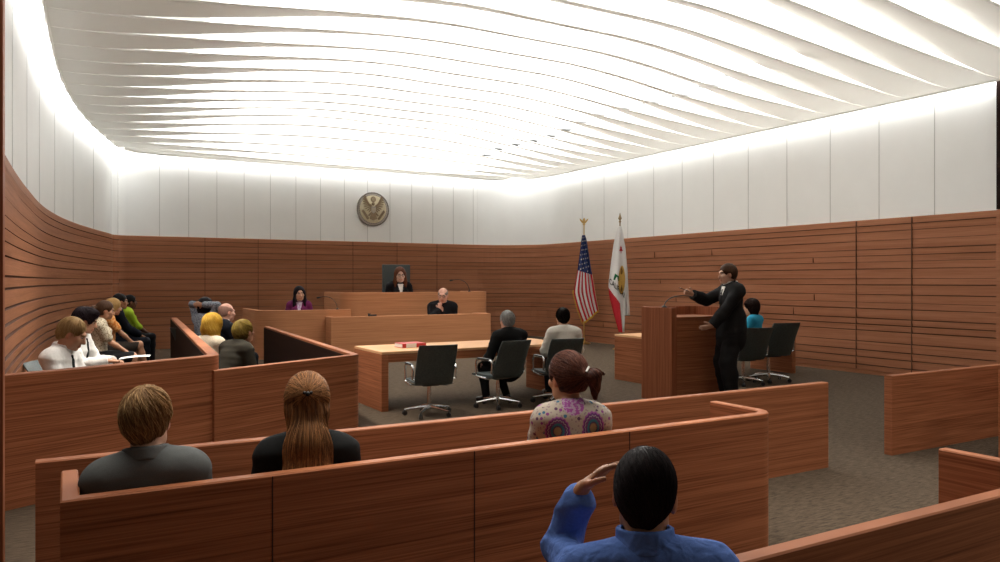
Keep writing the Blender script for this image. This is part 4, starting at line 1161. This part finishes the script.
NAVY = cl_('navy_suit', (.008, .010, .016)); WHITE = cl_('white_shirt', (.86, .85, .83), noise=.03, fold=.35); BLUE = cl_('blue_shirt', (.085, .165, .46), noise=.07, nscale=150, fold=.50, fscale=19)
DARK = cl_('dark_trousers', (.012, .012, .014)); SHOE = plain('black_shoe', (.008, .008, .008), .35); TIE = cl_('dark_tie', (.012, .014, .016))
ROBE = cl_('black_robe', (.006, .006, .008)); PALE = cl_('pale_shirt', (.80, .77, .70), noise=.04); PURPLE = cl_('purple_top', (.16, .022, .10))
LILAC = print_cloth('lilac_scarf', (.50, .36, .60), (.74, .68, .80), 40); TEAL = cl_('bright_blue_top', (.03, .30, .48)); GREEN = cl_('lime_green_top', (.42, .62, .04))
ORANGE = print_cloth('orange_print_dress', (.62, .20, .04), (.78, .42, .16), 30); BLOUSE = print_cloth('beige_print_blouse', (.62, .55, .42), (.26, .19, .12), 55, .55)
STRIPE = stripe_cloth('dark_striped_jacket', (.014, .013, .012), (.10, .085, .05), 26); GREYP = print_cloth('grey_patterned_shirt', (.13, .15, .19), (.30, .32, .36), 60)
CREAM = cl_('cream_top', (.62, .54, .42)); PAIS = paisley(); JEANS = cl_('dark_jeans', (.025, .035, .055)); TAN = plain('tan_shoe', (.42, .27, .13), .5)
BLKTOP = cl_('black_cardigan', (.010, .011, .012))

def spot(px, Y):
    t = (px - 500) / 760; d = Y / (CS - t * SN); return d * (SN + t * CS), Y
KN = ((.12, .42, .13), (-.12, .42, .13)); FT = ((.12, .50), (-.12, .50))
# -- gallery (place = sight line of the head, depth, height of the crown)
P1 = person('person in charcoal grey suit with light brown hair at the left end of the pew', None, R(-6), 1.02, place=(147, 3.42, 1.165), skin='fair', hs=1.02, head=(-16, 5, 0), lean=3, roll=-3, width=.87, lh=(-.10, .30, .17),
       hair='short', haircol=(.15, .075, .030), hairhi=(.60, .38, .18), strands=3000, strand_w=.0016, h=.0075, knees=KN, feet=FT,
       garments=(('top', GREY, {'off': .022, 'name': 'jacket', 'h': .010, 'wr': .0024, 'wf': 20}), ('collar', GREY, {'top': .040, 'r': 1.08, 'h': .008}), ('bottom', DARK, {'h': .014}), ('shoes', SHOE)))
P2 = person('person with very long brown hair clipped back wearing a black cardigan', None, R(-14), 1.0, place=(307, 3.42, 1.180), female=True, skin='mid', hs=1.06, head=(0, 4, 0), lean=5, width=1.06,
       hair='long', haircol=(.075, .032, .014), hairhi=(.56, .26, .10), strands=3200, strand_w=.0018, h=.0075, knees=KN, feet=FT,
       garments=(('top', BLKTOP, {'off': .014, 'name': 'cardigan', 'h': .010, 'wr': .002}), ('bottom', DARK, {'h': .014}), ('shoes', SHOE)))
cp = P2['X']((0, -.120, .055)); s = MB()
bm = bmesh.new(); bmesh.ops.create_uvsphere(bm, u_segments=10, v_segments=8, radius=.011); s.bm(bm, None, Vector(cp) + Vector((.0, -.014, 0)))
for dx in (-.014, .014):
    bm = bmesh.new(); bmesh.ops.create_uvsphere(bm, u_segments=8, v_segments=6, radius=.008); s.bm(bm, None, Vector(cp) + Vector((dx, -.010, .004)))
autosmooth(s.build('hair_clip', M['black_plastic'], P2['root']), 60)
P3 = person('person with a dark side ponytail wearing a paisley print top', None, R(-24), 1.02, place=(567, 3.42, 1.212), female=True, skin='mid', hs=1.06, head=(28, 4, -2), lean=5, width=.96, neck_fwd=.02,
       hair='pony', haircol=(.030, .012, .010), hairhi=(.19, .07, .045), strands=2000, strand_w=.0014, h=.0075, knees=KN, feet=FT,
       garments=(('top', PAIS, {'off': .014, 'name': 'blouse', 'h': .009, 'sleeve': .75, 'wr': .002, 'neck': .004}), ('bottom', DARK, {'h': .014}), ('shoes', SHOE)))
s = MB(); a_ = P3['X']((.006, -.146, .034)); b_ = P3['X']((.030, -.142, .056)); s.tube([a_, (a_ + b_) / 2, b_], .0055, 8)
autosmooth(s.build('hair_clip', M['paper'], P3['root']), 60)
P4 = person('person in a blue shirt holding his left hand to his dark cropped head', None, R(-36), 0.99, place=(645, 1.74, 1.104), skin='tan', hs=1.10, head=(-8, 8, 3), lean=2, roll=-4, width=1.10, neck_fwd=.02,
       hair='buzz', haircol=(.009, .0065, .008), hairhi=(.034, .022, .026), strands=3600, strand_w=.0010, h=.0058,
       lh=(-.220, .19, .748), lhint=(-.35, .55, -1), lhd=(.72, -.10, .66), lpn=(.60, -.30, -.74), curl=(.5, .20), knees=KN, feet=FT,
       garments=(('top', BLUE, {'off': .016, 'h': .0075, 'wr': .0085, 'wf': 26, 'sleeve': .90}), ('collar', BLUE, {'top': .056, 'r': 1.06, 'h': .007}), ('bottom', DARK, {'h': .014}), ('shoes', SHOE)))

# -- attorney
ax, ay = spot(731, 7.16)
AT = person('person in black suit standing at the lectern with one arm raised', (ax, ay, 0), R(66), 1.045, stand=True, skin='fair', hs=1.02, head=(2, 2, 0), width=1.08,
       rh=(.10, .47, 1.365), rhint=(.5, -.1, -1), rhd=(-.05, .9, .40), rpn=(-.9, 0, -.3), lh=(-.16, .34, .94), lhint=(-.3, -.8, -.5), lhd=(.0, 1, -.22), lpn=(.75, 0, .6), curl=(.75, .12),
       hair='short', haircol=(.045, .022, .012), hairhi=(.12, .06, .035), h=.0085, feet=((.14, .0), (-.12, .03)),
       garments=(('top', SUIT, {'off': .032, 'name': 'jacket', 'skirt': True, 'wr': .003, 'wf': 22}), ('bottom', SUIT, {'off': .042, 'wr': .004, 'wf': 24}), ('collar', WHITE, {'top': .050, 'r': 1.12}), ('shirt_front', WHITE, {'off': .0335}), ('tie', TIE, {'off': .038}), ('shoes', SHOE)))
wv = AT['A'][1][1]; bpy.context.view_layer.update()
pw = AT['root'].matrix_world @ Vector(wv + V(-.05, .115, .055))
pen = empty('pen', pw, R(62), 1, 'dark pen held up in the raised hand of the attorney', 'pen')
s = MB(); s.tube([(-.0, -.06, -.02), (0, .05, .022)], .0045, 8); s.build('barrel', M['black_plastic'], pen)
s = MB(); s.tube([(0, .05, .022), (0, .075, .031)], [.0045, .001], 8); s.build('tip', M['chrome'], pen)

# -- counsel tables
T2 = person('person with grey hair in black suit sitting at the counsel table', None, R(8), .93, place=(507, 8.56, 1.211), skin='pink', hs=1.06, lean=2, head=(-8, 2, 0), hair='short', haircol=(.27, .27, .26), hairhi=(.62, .62, .60), h=.009, strands=900, strand_w=.0022, width=1.22,
       rh=(.14, .36, .22), lh=(-.22, .28, .18), knees=((.10, .42, .10), (-.16, .42, .10)), feet=((.14, .25), (-.16, .34)),
       garments=(('top', BLACK, {'off': .026, 'name': 'jacket', 'wr': .002}), ('collar', BLACK, {'top': .03}), ('bottom', BLACK, {'off': .016}), ('shoes', SHOE)))
T3 = person('person with black hair in a pale shirt sitting at the counsel table', None, R(-16), .95, place=(562.5, 8.58, 1.233), skin='fair', hs=1.06, lean=4, head=(0, 2, 0), hair='short', haircol=(.010, .007, .006), h=.009, strands=900, strand_w=.0022, width=1.05,
       rh=(.18, .34, .23), lh=(-.18, .34, .23),
       garments=(('top', PALE, {'off': .016, 'wr': .003, 'sleeve': .95}), ('bottom', JEANS, {'off': .014}), ('shoes', SHOE)))
TA = person('person with dark hair in a bright blue top seen past the attorney', None, R(18), .97, place=(751, 8.62, 1.307), female=True, skin='fair', hs=1.04, lean=3, head=(26, 4, 0), hair='bob', haircol=(.018, .009, .008), h=.010, strands=700, strand_w=.0022,
       rh=(.14, .34, .27), lh=(-.14, .34, .27),
       garments=(('top', TEAL, {'off': .012, 'sleeve': .3}), ('bottom', DARK, {'off': .014}), ('shoes', SHOE)))

# -- bench
person('person with long reddish hair and glasses in black robe at the highest bench', None, R(172), 1.28, place=(400, 17.1, 1.93), plat=.35, female=True, skin='pale', hs=1.14, lean=5, head=(-4, 4, 0), hair='longfront', haircol=(.085, .028, .014), hairhi=(.24, .085, .04), h=.012, glasses=True, width=1.1,
       rh=(.12, .30, .22), lh=(-.12, .30, .22), knees=((.10, .40, .09), (-.10, .40, .09)), feet=((.10, .40), (-.10, .40)),
       garments=(('top', ROBE, {'off': .026, 'name': 'robe'}), ('shirt_front', WHITE, {'off': .029}), ('bottom', ROBE, {'off': .02}), ('shoes', SHOE)))
person('bald person in black robe resting chin on hand at the low bench', None, R(168), 1.25, place=(443, 15.70, 1.452), skin='pink', hs=1.12, lean=5, head=(-24, 10, 0), hair='fringe', haircol=(.20, .17, .15), h=.012, glasses=True, width=1.10,
       rh=(.085, .165, .525), rhint=(.6, .3, -1), rhd=(-.05, -.06, 1), rpn=(-.2, -1, 0), lh=(-.02, .24, .30), curl=(1.3, .5), feet=((.10, .14), (-.10, .14)), knees=((.11, .26, .02), (-.11, .26, .02)),
       garments=(('top', ROBE, {'off': .030, 'name': 'robe'}), ('collar', cl_('pale_blue_shirt', (.45, .55, .72)), {'top': .045}), ('bottom', ROBE, {'off': .02}), ('shoes', SHOE)))
person('person with black hair in purple jacket and lilac scarf on the witness stand', None, R(166), 1.15, place=(299.4, 16.4, 1.483), plat=.15, female=True, skin='fair', hs=1.08, lean=2, head=(12, 2, 0), hair='longfront', haircol=(.008, .006, .010), h=.011, width=1.05,
       rh=(.12, .26, .22), lh=(-.12, .26, .22), knees=((.10, .40, .09), (-.10, .40, .09)), feet=((.10, .40), (-.10, .40)),
       garments=(('top', PURPLE, {'off': .018, 'name': 'jacket'}), ('shirt_front', LILAC, {'off': .021}), ('collar', LILAC, {'top': .03, 'r': 1.15}), ('bottom', DARK, {'off': .014}), ('shoes', SHOE)))

# -- jurors
jurors_done = []
def juror(label, place, rz, S, chair_label, plat=0.10, **k):
    info = person(label, None, R(rz), S, place=place, plat=plat, **k)
    l = info['loc']; sc = max(.6, (l[2] - plat) / .425)
    c, s_ = math.cos(R(rz)), math.sin(R(rz)); dy = -.03 * S
    if jurors_done: ch_ = copy_tree(JURY_CHAIR)
    else: ch_ = JURY_CHAIR
    jurors_done.append(1)
    ch_.location = (l[0] - s_ * dy, l[1] + c * dy, plat); ch_.rotation_euler.z = R(rz); ch_.scale = (S, S, sc); ch_['label'] = chair_label; ch_['category'] = 'chair'
    return info
J_SHIRT = ('top', WHITE, {'off': .018, 'wr': .004, 'sleeve': 1.0, 'wf': 30})
jA = juror('person with fair cropped hair in white shirt and dark tie nearest in the jury', (72, 7.75, 1.271), -116, 1.02, 'dark jury chair under the fair haired juror in white shirt',
      skin='mid', hs=1.10, lean=4, head=(14, 26, 0), hair='buzz', haircol=(.28, .17, .07), hairhi=(.45, .30, .14), h=.0095, strands=1000, strand_w=.0022, rh=(.03, .34, .33), lh=(-.08, .36, .31), rpn=(-.6, 0, -.6), lpn=(.6, 0, -.6),
      garments=(J_SHIRT, ('collar', WHITE, {'top': .045}), ('tie', TIE, {'off': .024}), ('bottom', DARK, {'off': .014}), ('shoes', SHOE)))
jB = juror('person with dark hair in white shirt and tie holding a sheet of paper', (85.5, 9.35, 1.319), -112, 1.0, 'dark jury chair under the juror holding the paper',
      skin='mid', hs=1.06, lean=4, head=(12, 18, 0), hair='full', haircol=(.012, .007, .010), h=.0095, strands=900, strand_w=.0022, rh=(.10, .38, .33), lh=(-.12, .36, .31), curl=(.9, .6),
      garments=(J_SHIRT, ('collar', WHITE, {'top': .045}), ('tie', TIE, {'off': .024}), ('bottom', DARK, {'off': .014}), ('shoes', SHOE)))
bpy.context.view_layer.update()
pp = jB['root'].matrix_world @ Vector(jB['A'][1][1] + V(-.04, .12, .022))
pap = empty('sheet_of_paper', pp, R(-98), 1, 'white sheet of paper held in the hands of a juror', 'paper')
s = MB(); N_ = 8; vs = []
for i in range(N_ + 1):
    for j in (0, 1): u = i / N_; vs.append(((j - .5) * .22, -.02 + u * .30, .035 * u * (1 - u) + .02 * u))
fs = [[i * 2, i * 2 + 1, i * 2 + 3, i * 2 + 2] for i in range(N_)]
n0 = len(vs); vs += [(x, y, z - .0012) for x, y, z in vs]; fs += [[a + n0 for a in f][::-1] for f in fs]
s.add(vs, fs); s.build('sheet', M['paper'], pap)
juror('person with brown hair pinned up wearing a beige print blouse', (105.5, 11.2, 1.338), -92, .92, 'dark jury chair under the juror in the print blouse',
      female=True, skin='mid', hs=1.05, lean=2, head=(0, 10, 0), hair='pony', haircol=(.05, .024, .013), h=.010, rh=(.05, .34, .17), lh=(-.05, .34, .17),
      garments=(('top', BLOUSE, {'off': .014, 'sleeve': .35}), ('skirt', DARK, {'off': .016}), ('shoes', SHOE)))
juror('person with blond hair in an orange print dress and tan heels', (113.5, 12.3, 1.34), -90, .88, 'dark jury chair under the juror in orange',
      female=True, skin='mid', hs=1.04, lean=2, head=(0, 8, 0), hair='bob', haircol=(.34, .20, .07), hairhi=(.55, .36, .15), h=.010, rh=(.06, .37, .16), lh=(-.06, .37, .16),
      knees=((.02, .46, .14), (-.10, .44, .09)), feet=((-.06, .58, .10), (-.10, .44)),
      garments=(('top', ORANGE, {'off': .014, 'sleeve': .3, 'name': 'dress'}), ('skirt', cl_('dark_skirt', (.035, .028, .024)), {'off': .016}), ('shoes', TAN)))
juror('person with short dark hair in a navy suit among the jurors', (120.5, 13.4, 1.40), -84, .95, 'dark jury chair under the juror in the navy suit',
      skin='tan', hs=1.02, lean=2, head=(-4, 2, 0), hair='short', haircol=(.010, .008, .008), h=.010, rh=(.05, .36, .20), lh=(-.05, .36, .20),
      garments=(('top', NAVY, {'off': .024, 'name': 'jacket'}), ('collar', WHITE, {'top': .045}), ('shirt_front', WHITE, {'off': .0255}), ('bottom', NAVY, {'off': .018}), ('shoes', SHOE)))
juror('person in a lime green top at the far end of the jury', (130.5, 14.9, 1.353), -78, .93, 'dark jury chair under the juror in lime green',
      female=True, skin='deep', hs=1.02, lean=3, head=(-8, 2, 0), hair='short', haircol=(.008, .007, .007), h=.010, rh=(.05, .36, .18), lh=(-.05, .36, .18), width=1.1,
      garments=(('top', GREEN, {'off': .014, 'sleeve': .6}), ('bottom', DARK, {'off': .014}), ('shoes', SHOE)))
# front tier
juror('person in dark striped jacket with short fair hair in the front jury row', (244, 9.35, 1.143), -66, 1.0, 'dark jury chair under the juror in the striped jacket', plat=0,
      skin='mid', hs=1.14, lean=28, head=(6, -10, 0), hair='short', haircol=(.15, .10, .022), hairhi=(.34, .24, .05), h=.0095, strands=1000, strand_w=.0022, rh=(.10, .46, .20), lh=(-.10, .44, .18), width=1.16,
      garments=(('top', STRIPE, {'off': .024, 'name': 'jacket', 'h': .010, 'wr': .003}), ('collar', WHITE, {'top': .03}), ('bottom', DARK, {'off': .014}), ('shoes', SHOE)))
juror('person with golden blond bobbed hair in the front jury row', (213, 10.35, 1.174), -44, 1.0, 'dark jury chair under the golden blond juror', plat=0,
      female=True, skin='mid', hs=1.16, lean=8, head=(-4, 6, 0), hair='bob', haircol=(.46, .26, .03), hairhi=(.70, .46, .09), h=.0095, strands=1400, strand_w=.0022,
      garments=(('top', CREAM, {'off': .012, 'sleeve': .5}), ('bottom', DARK, {'off': .014}), ('shoes', SHOE)))
juror('bald person in dark suit looking ahead in the front jury row', (227, 11.7, 1.28), -76, 1.0, 'dark jury chair under the bald juror', plat=0,
      skin='pink', hs=1.08, lean=3, head=(0, 2, 0), hair='fringe', haircol=(.26, .15, .12), h=.010,
      garments=(('top', NAVY, {'off': .022, 'name': 'jacket'}), ('collar', WHITE, {'top': .04}), ('bottom', NAVY, {'off': .018}), ('shoes', SHOE)))
juror('person with black hair stretching both arms behind the head', (206, 12.9, 1.328), -64, 1.0, 'dark jury chair under the juror with raised arms', plat=0,
      female=True, skin='mid', hs=1.04, lean=2, head=(0, 0, 0), hair='bob', haircol=(.008, .006, .008), h=.010, width=1.1,
      rh=(.10, -.07, .80), lh=(-.10, -.07, .80), rhint=(1, .4, .5), lhint=(-1, .4, .5), rhd=(-1, -.2, .1), lhd=(1, -.2, .1), rpn=(0, 1, 0), lpn=(0, 1, 0),
      garments=(('top', GREYP, {'off': .014, 'sleeve': .9, 'wr': .002}), ('bottom', DARK, {'off': .014}), ('shoes', SHOE)))

# ================================================================== FLAGS
def cloth_patch(rows, nt_, fold, closed=.006):
    """rows: list of (s, left(x,z), right(x,z)); returns P(s,t) -> local 3D point"""
    S_ = [r[0] for r in rows]; A_ = np.array([[*r[1], *r[2]] for r in rows], float)
    def cr(s):
        return np.array([np.interp(s, S_, A_[:, k]) for k in range(4)])
    def P(s, t):
        w_ = np.array([0.25, .5, .25]) @ np.stack([cr(max(0, s - .04)), cr(s), cr(min(1, s + .04))])
        x = w_[0] + (w_[2] - w_[0]) * t; z = w_[1] + (w_[3] - w_[1]) * t
        return V(x, fold(s, t), z)
    return P
def grid_mesh(P, ns, nt_, name, mats, fm, parent, thick=.004, mask=None):
    vs = [P(i / ns, j / nt_) for i in range(ns + 1) for j in range(nt_ + 1)]; fs = []; ms = []
    for i in range(ns):
        for j in range(nt_):
            if mask and not mask((i + .5) / ns, (j + .5) / nt_): continue
            a = i * (nt_ + 1) + j; fs.append([a, a + nt_ + 1, a + nt_ + 2, a + 1]); ms.append(fm((i + .5) / ns, (j + .5) / nt_))
    o = mesh_obj(name, vs, fs, None, parent, True, mats, ms)
    so = o.modifiers.new('thickness', 'SOLIDIFY'); so.thickness = thick; so.offset = 0
    return o
FW = cl_('flag_white', (.74, .74, .73), noise=.03); FR = cl_('flag_red', (.50, .028, .040), noise=.05); FBL = cl_('flag_blue', (.035, .055, .16), noise=.05); FG = cl_('flag_gold_fringe', (.62, .36, .05)); FGR = cl_('flag_green', (.02, .16, .07)); FBR = cl_('bear_brown', (.16, .085, .022)); FGO = cl_('ring_gold', (.48, .30, .07)); FDK = cl_('lettering_dark', (.02, .02, .02))
def star_poly(r): return [(r * (1 if k % 2 == 0 else .40) * math.sin(PI * k / 5), r * (1 if k % 2 == 0 else .40) * math.cos(PI * k / 5)) for k in range(10)]
def pole(root, top, fin):
    s = MB(); s.lathe([(.17, 0), (.17, .02), (.10, .045), (.035, .07), (.025, .14)], 24); autosmooth(s.build('stand', M['gold'], root))
    s = MB(); s.tube([(0, 0, .1), (0, 0, top - .16)], .016, 10); autosmooth(s.build('pole', M['bronze'] if fin == 'spear' else M['gold'], root))
    s = MB()
    if fin == 'eagle':
        s.lathe([(.018, top - .18), (.035, top - .15), (.02, top - .12)], 12)
        s.tube([(0, 0, top - .13), (0, 0, top - .08), (0, -.01, top - .03), (0, -.035, top)], [.022, .035, .03, .012], 10)
        for sx in (-1, 1):
            s.prism([(0, 0), (.02, 0), (.02, .01), (0, .01)], top - .1, top - .09)
            bm = bmesh.new(); vs_2 = [bm.verts.new(p_) for p_ in ((sx * .01, .012, top - .10), (sx * .045, .015, top - .05), (sx * .11, .02, top + .0), (sx * .10, .02, top - .05), (sx * .07, .015, top - .09), (sx * .04, .012, top - .13))]
            bm.faces.new(vs_2); e_ = bmesh.ops.extrude_face_region(bm, geom=list(bm.faces)); 
            for x_ in e_['geom']:
                if isinstance(x_, bmesh.types.BMVert): x_.co.y -= .014
            bmesh.ops.recalc_face_normals(bm, faces=bm.faces); s.bm(bm)
        autosmooth(s.build('finial', M['gold'], root), 40)
    else:
        s.lathe([(.02, top - .17), (.034, top - .15), (.016, top - .12), (.045, top - .07), (.03, top - .04), (.002, top + .06)], 12)
        autosmooth(s.build('finial', M['bronze'], root), 40)
t = (584 - 500) / 760; d = 19.4
us = empty('flag', (d * (SN + t * CS), d * (CS - t * SN), 0), -YAW, 1, 'striped flag with stars and gold fringe hanging on a gold pole', 'flag')
pole(us, 3.2, 'eagle')
def fx(px, py, px0, d): return ((px - px0) / 760 * d, H + (282 - py) / 760 * d)
fu = lambda a, b: fx(560 + a / 4.01, 210 + b / 4.01, 584, 19.4)
rows = [(0, fu(88, 103), fu(98, 103)), (.10, fu(84, 130), fu(106, 125)), (.25, fu(78, 185), fu(114, 178)), (.40, fu(70, 245), fu(121, 228)), (.55, fu(60, 300), fu(131, 280)), (.70, fu(54, 335), fu(139, 328)), (.85, fu(70, 395), fu(147, 372)), (1, fu(94, 460), fu(154, 406))]
fold_us = lambda s, t: -.06 + .055 * math.sin(t * 17 + s * 1.5) * (.35 + .65 * s) + .05 * math.cos(t * 6.5) * s
Pu = cloth_patch(rows, 0, fold_us)
def us_col(s, t):
    if s < .44 + .10 * t - .04: return 2
    return 1 if int((t + .02) * 11) % 2 == 0 else 0
grid_mesh(Pu, 90, 66, 'cloth', [FW, FR, FBL], us_col, us)
s = MB()
for i in range(9):
    for j in range(5):
        ss, tt = .05 + i * .050, (.12 + j * .21 + (.10 if i % 2 else 0))
        if tt > .95 or us_col(ss + .02, tt) != 2: continue
        c = Pu(ss, tt); e1 = Pu(ss, tt + .02) - c; e1 = nrm(e1); r_ = .017 + .014 * min(1, ss * 3)
        s.add([c + e1 * a + V(0, 0, 1) * b + V(0, -.008, 0) for a, b in star_poly(r_)] + [c + V(0, -.010, 0)], [[k, (k + 1) % 10, 10] for k in range(10)])
s.build('stars', FW, us)
s = MB()
for j in range(60):
    a = Pu(1, j / 60); s.tube([a, a + V(0, -.005, -.05)], .006, 4)
for i in range(40):
    a = Pu(.66 + .34 * i / 40, 0); s.tube([a, a + V(-.035, -.003, -.015)], .006, 4)
for i in range(50):
    a = Pu(.5 + .5 * i / 50, 1); s.tube([a, a + V(.012, -.003, -.006)], .005, 4)
s.build('fringe', FG, us)
t = (620 - 500) / 760; d = 17.8
cf = empty('flag', (d * (SN + t * CS), d * (CS - t * SN), 0), -YAW, 1, 'white flag with a red edge and bear hanging on a dark pole', 'flag')
pole(cf, 3.14, 'spear')
fc = lambda a, b: fx(560 + a / 4.01, 210 + b / 4.01, 620, 17.8)
rows = [(0, fc(234, 66), fc(243, 66)), (.05, fc(226, 85), fc(250, 85)), (.14, fc(215, 130), fc(256, 130)), (.36, fc(202, 225), fc(262, 225)), (.54, fc(193, 300), fc(262, 300)), (.64, fc(195, 345), fc(261, 345)), (.82, fc(214, 420), fc(259, 420)), (1, fc(236, 497), fc(256, 497))]
fold_ca = lambda s, t: -.10 + .05 * math.sin(t * 9 + .6) * (.4 + .6 * s) + .16 * (t - .45) ** 2
Pc = cloth_patch(rows, 0, fold_ca)
split = lambda s: .62 - .02 * s
def ca_col(s, t):
    return 1 if (s > .575 + .24 * t and t < split(s)) else 0
grid_mesh(Pc, 80, 50, 'cloth', [FW, FR], ca_col, cf)
rows = [(0, fc(240, 70), fc(246, 70)), (.2, fc(246, 150), fc(263, 150)), (.5, fc(252, 250), fc(272, 250)), (.8, fc(254, 350), fc(277, 350)), (1, fc(256, 432), fc(282, 430))]
Pb = cloth_patch(rows, 0, lambda s, t: .02 + .04 * math.sin(t * 7))
grid_mesh(Pb, 60, 20, 'back_fold', [FW], lambda s, t: 0, cf)
def on_cloth(P, pts, off=-.010):
    """lay a flat outline given in (s, t) on the cloth"""
    return [P(a, b) + V(0, off, 0) for a, b in pts]
def patch(poly_st, mat, name, off=-.010):
    m_ = MB(); p_ = on_cloth(Pc, poly_st, off); c = sum(p_) / len(p_)
    m_.add(p_ + [c + V(0, -.002, 0)], [[k, (k + 1) % len(p_), len(p_)] for k in range(len(p_))]); return m_.build(name, mat, cf)
patch([(.215 + y * 1.0, .66 + x * 4.2) for x, y in star_poly(.045)][::-1], FR, 'star', -.016)
# bear walking on grass, seen turned on the draped cloth
oval = [(.50 + .135 * math.cos(a), .74 + .22 * math.sin(a)) for a in np.linspace(0, 2 * PI, 25)[:-1]]
patch(oval, FGO, 'emblem_ground', -.018)
bear = [(.395, .66), (.375, .72), (.40, .78), (.43, .84), (.50, .87), (.56, .86), (.60, .80), (.615, .70), (.585, .66), (.57, .70), (.54, .67), (.50, .62), (.47, .68), (.43, .64)]
patch(bear, FBR, 'bear', -.026)
patch([(.44, .30), (.47, .56), (.515, .58), (.50, .24)], FGR, 'grass', -.028)
tx = bpy.data.curves.new('lettering', 'FONT'); tx.body = 'CALIFORNIA'; tx.size = 1.0; tx.offset = .018; tx.extrude = 0.0
to = bpy.data.objects.new('lettering', tx); COL.objects.link(to); bpy.context.view_layer.update()
me = bpy.data.meshes.new_from_object(to.evaluated_get(bpy.context.evaluated_depsgraph_get())); bpy.data.objects.remove(to)
bm = bmesh.new(); bm.from_mesh(me); bmesh.ops.triangulate(bm, faces=bm.faces); wid = max(v.co.x for v in bm.verts)
for v in bm.verts:
    u, w_ = v.co.x / wid * 1.25, v.co.y
    arc_ = .15 * u
    if u < .94: v.co = Vector(Pc(.53 + arc_ - w_ * .070, .02 + u) + V(0, -.020, 0))
    else: v.co = Vector(Pc(.53 + arc_ - w_ * .075, .985) + V(0, .03, 0))
me2 = bpy.data.meshes.new('lettering'); bm.to_mesh(me2); bm.free(); me2.materials.append(FDK)
lo_ = bpy.data.objects.new('lettering', me2); COL.objects.link(lo_); lo_.parent = cf

# ------------------------------------------------------------------ added area lights without fixtures, brightening the gallery, jury and bench
def fill_lamp(x, y, z, w, sx, sy, col=(1.0, .93, .82), spread=130):
    l = bpy.data.lights.new('fill_light', 'AREA'); l.shape = 'RECTANGLE'; l.size = sx; l.size_y = sy; l.energy = w; l.color = col; l.spread = R(spread)
    o = bpy.data.objects.new('fill_light', l); COL.objects.link(o); o.location = (x, y, z); return o
fill_lamp(7.0, -0.6, 4.58, 100, 2.5, 0.5)
fill_lamp(2.0, 3.9, 4.42, 45, 4.5, 0.3, spread=95)
fill_lamp(1.6, 9.0, 4.40, 75, 0.4, 4.0, spread=100)
fill_lamp(7.0, 13.6, 4.40, 45, 5.0, 0.4, spread=110)  # stands for a spotlight inferred above the bench
fill_lamp(4.6, 1.9, 4.58, 26, 3.0, 0.4)
# ------------------------------------------------------------------ world and view
w = bpy.data.worlds.new('world'); scene.world = w; w.use_nodes = True
w.node_tree.nodes['Background'].inputs['Color'].default_value = (1.0, 0.8, 0.62, 1)
w.node_tree.nodes['Background'].inputs['Strength'].default_value = 0.06
vs_ = scene.view_settings
vs_.view_transform = 'Standard'; vs_.look = 'None'; vs_.exposure = 0.60; vs_.gamma = 1.0; vs_.use_curve_mapping = False
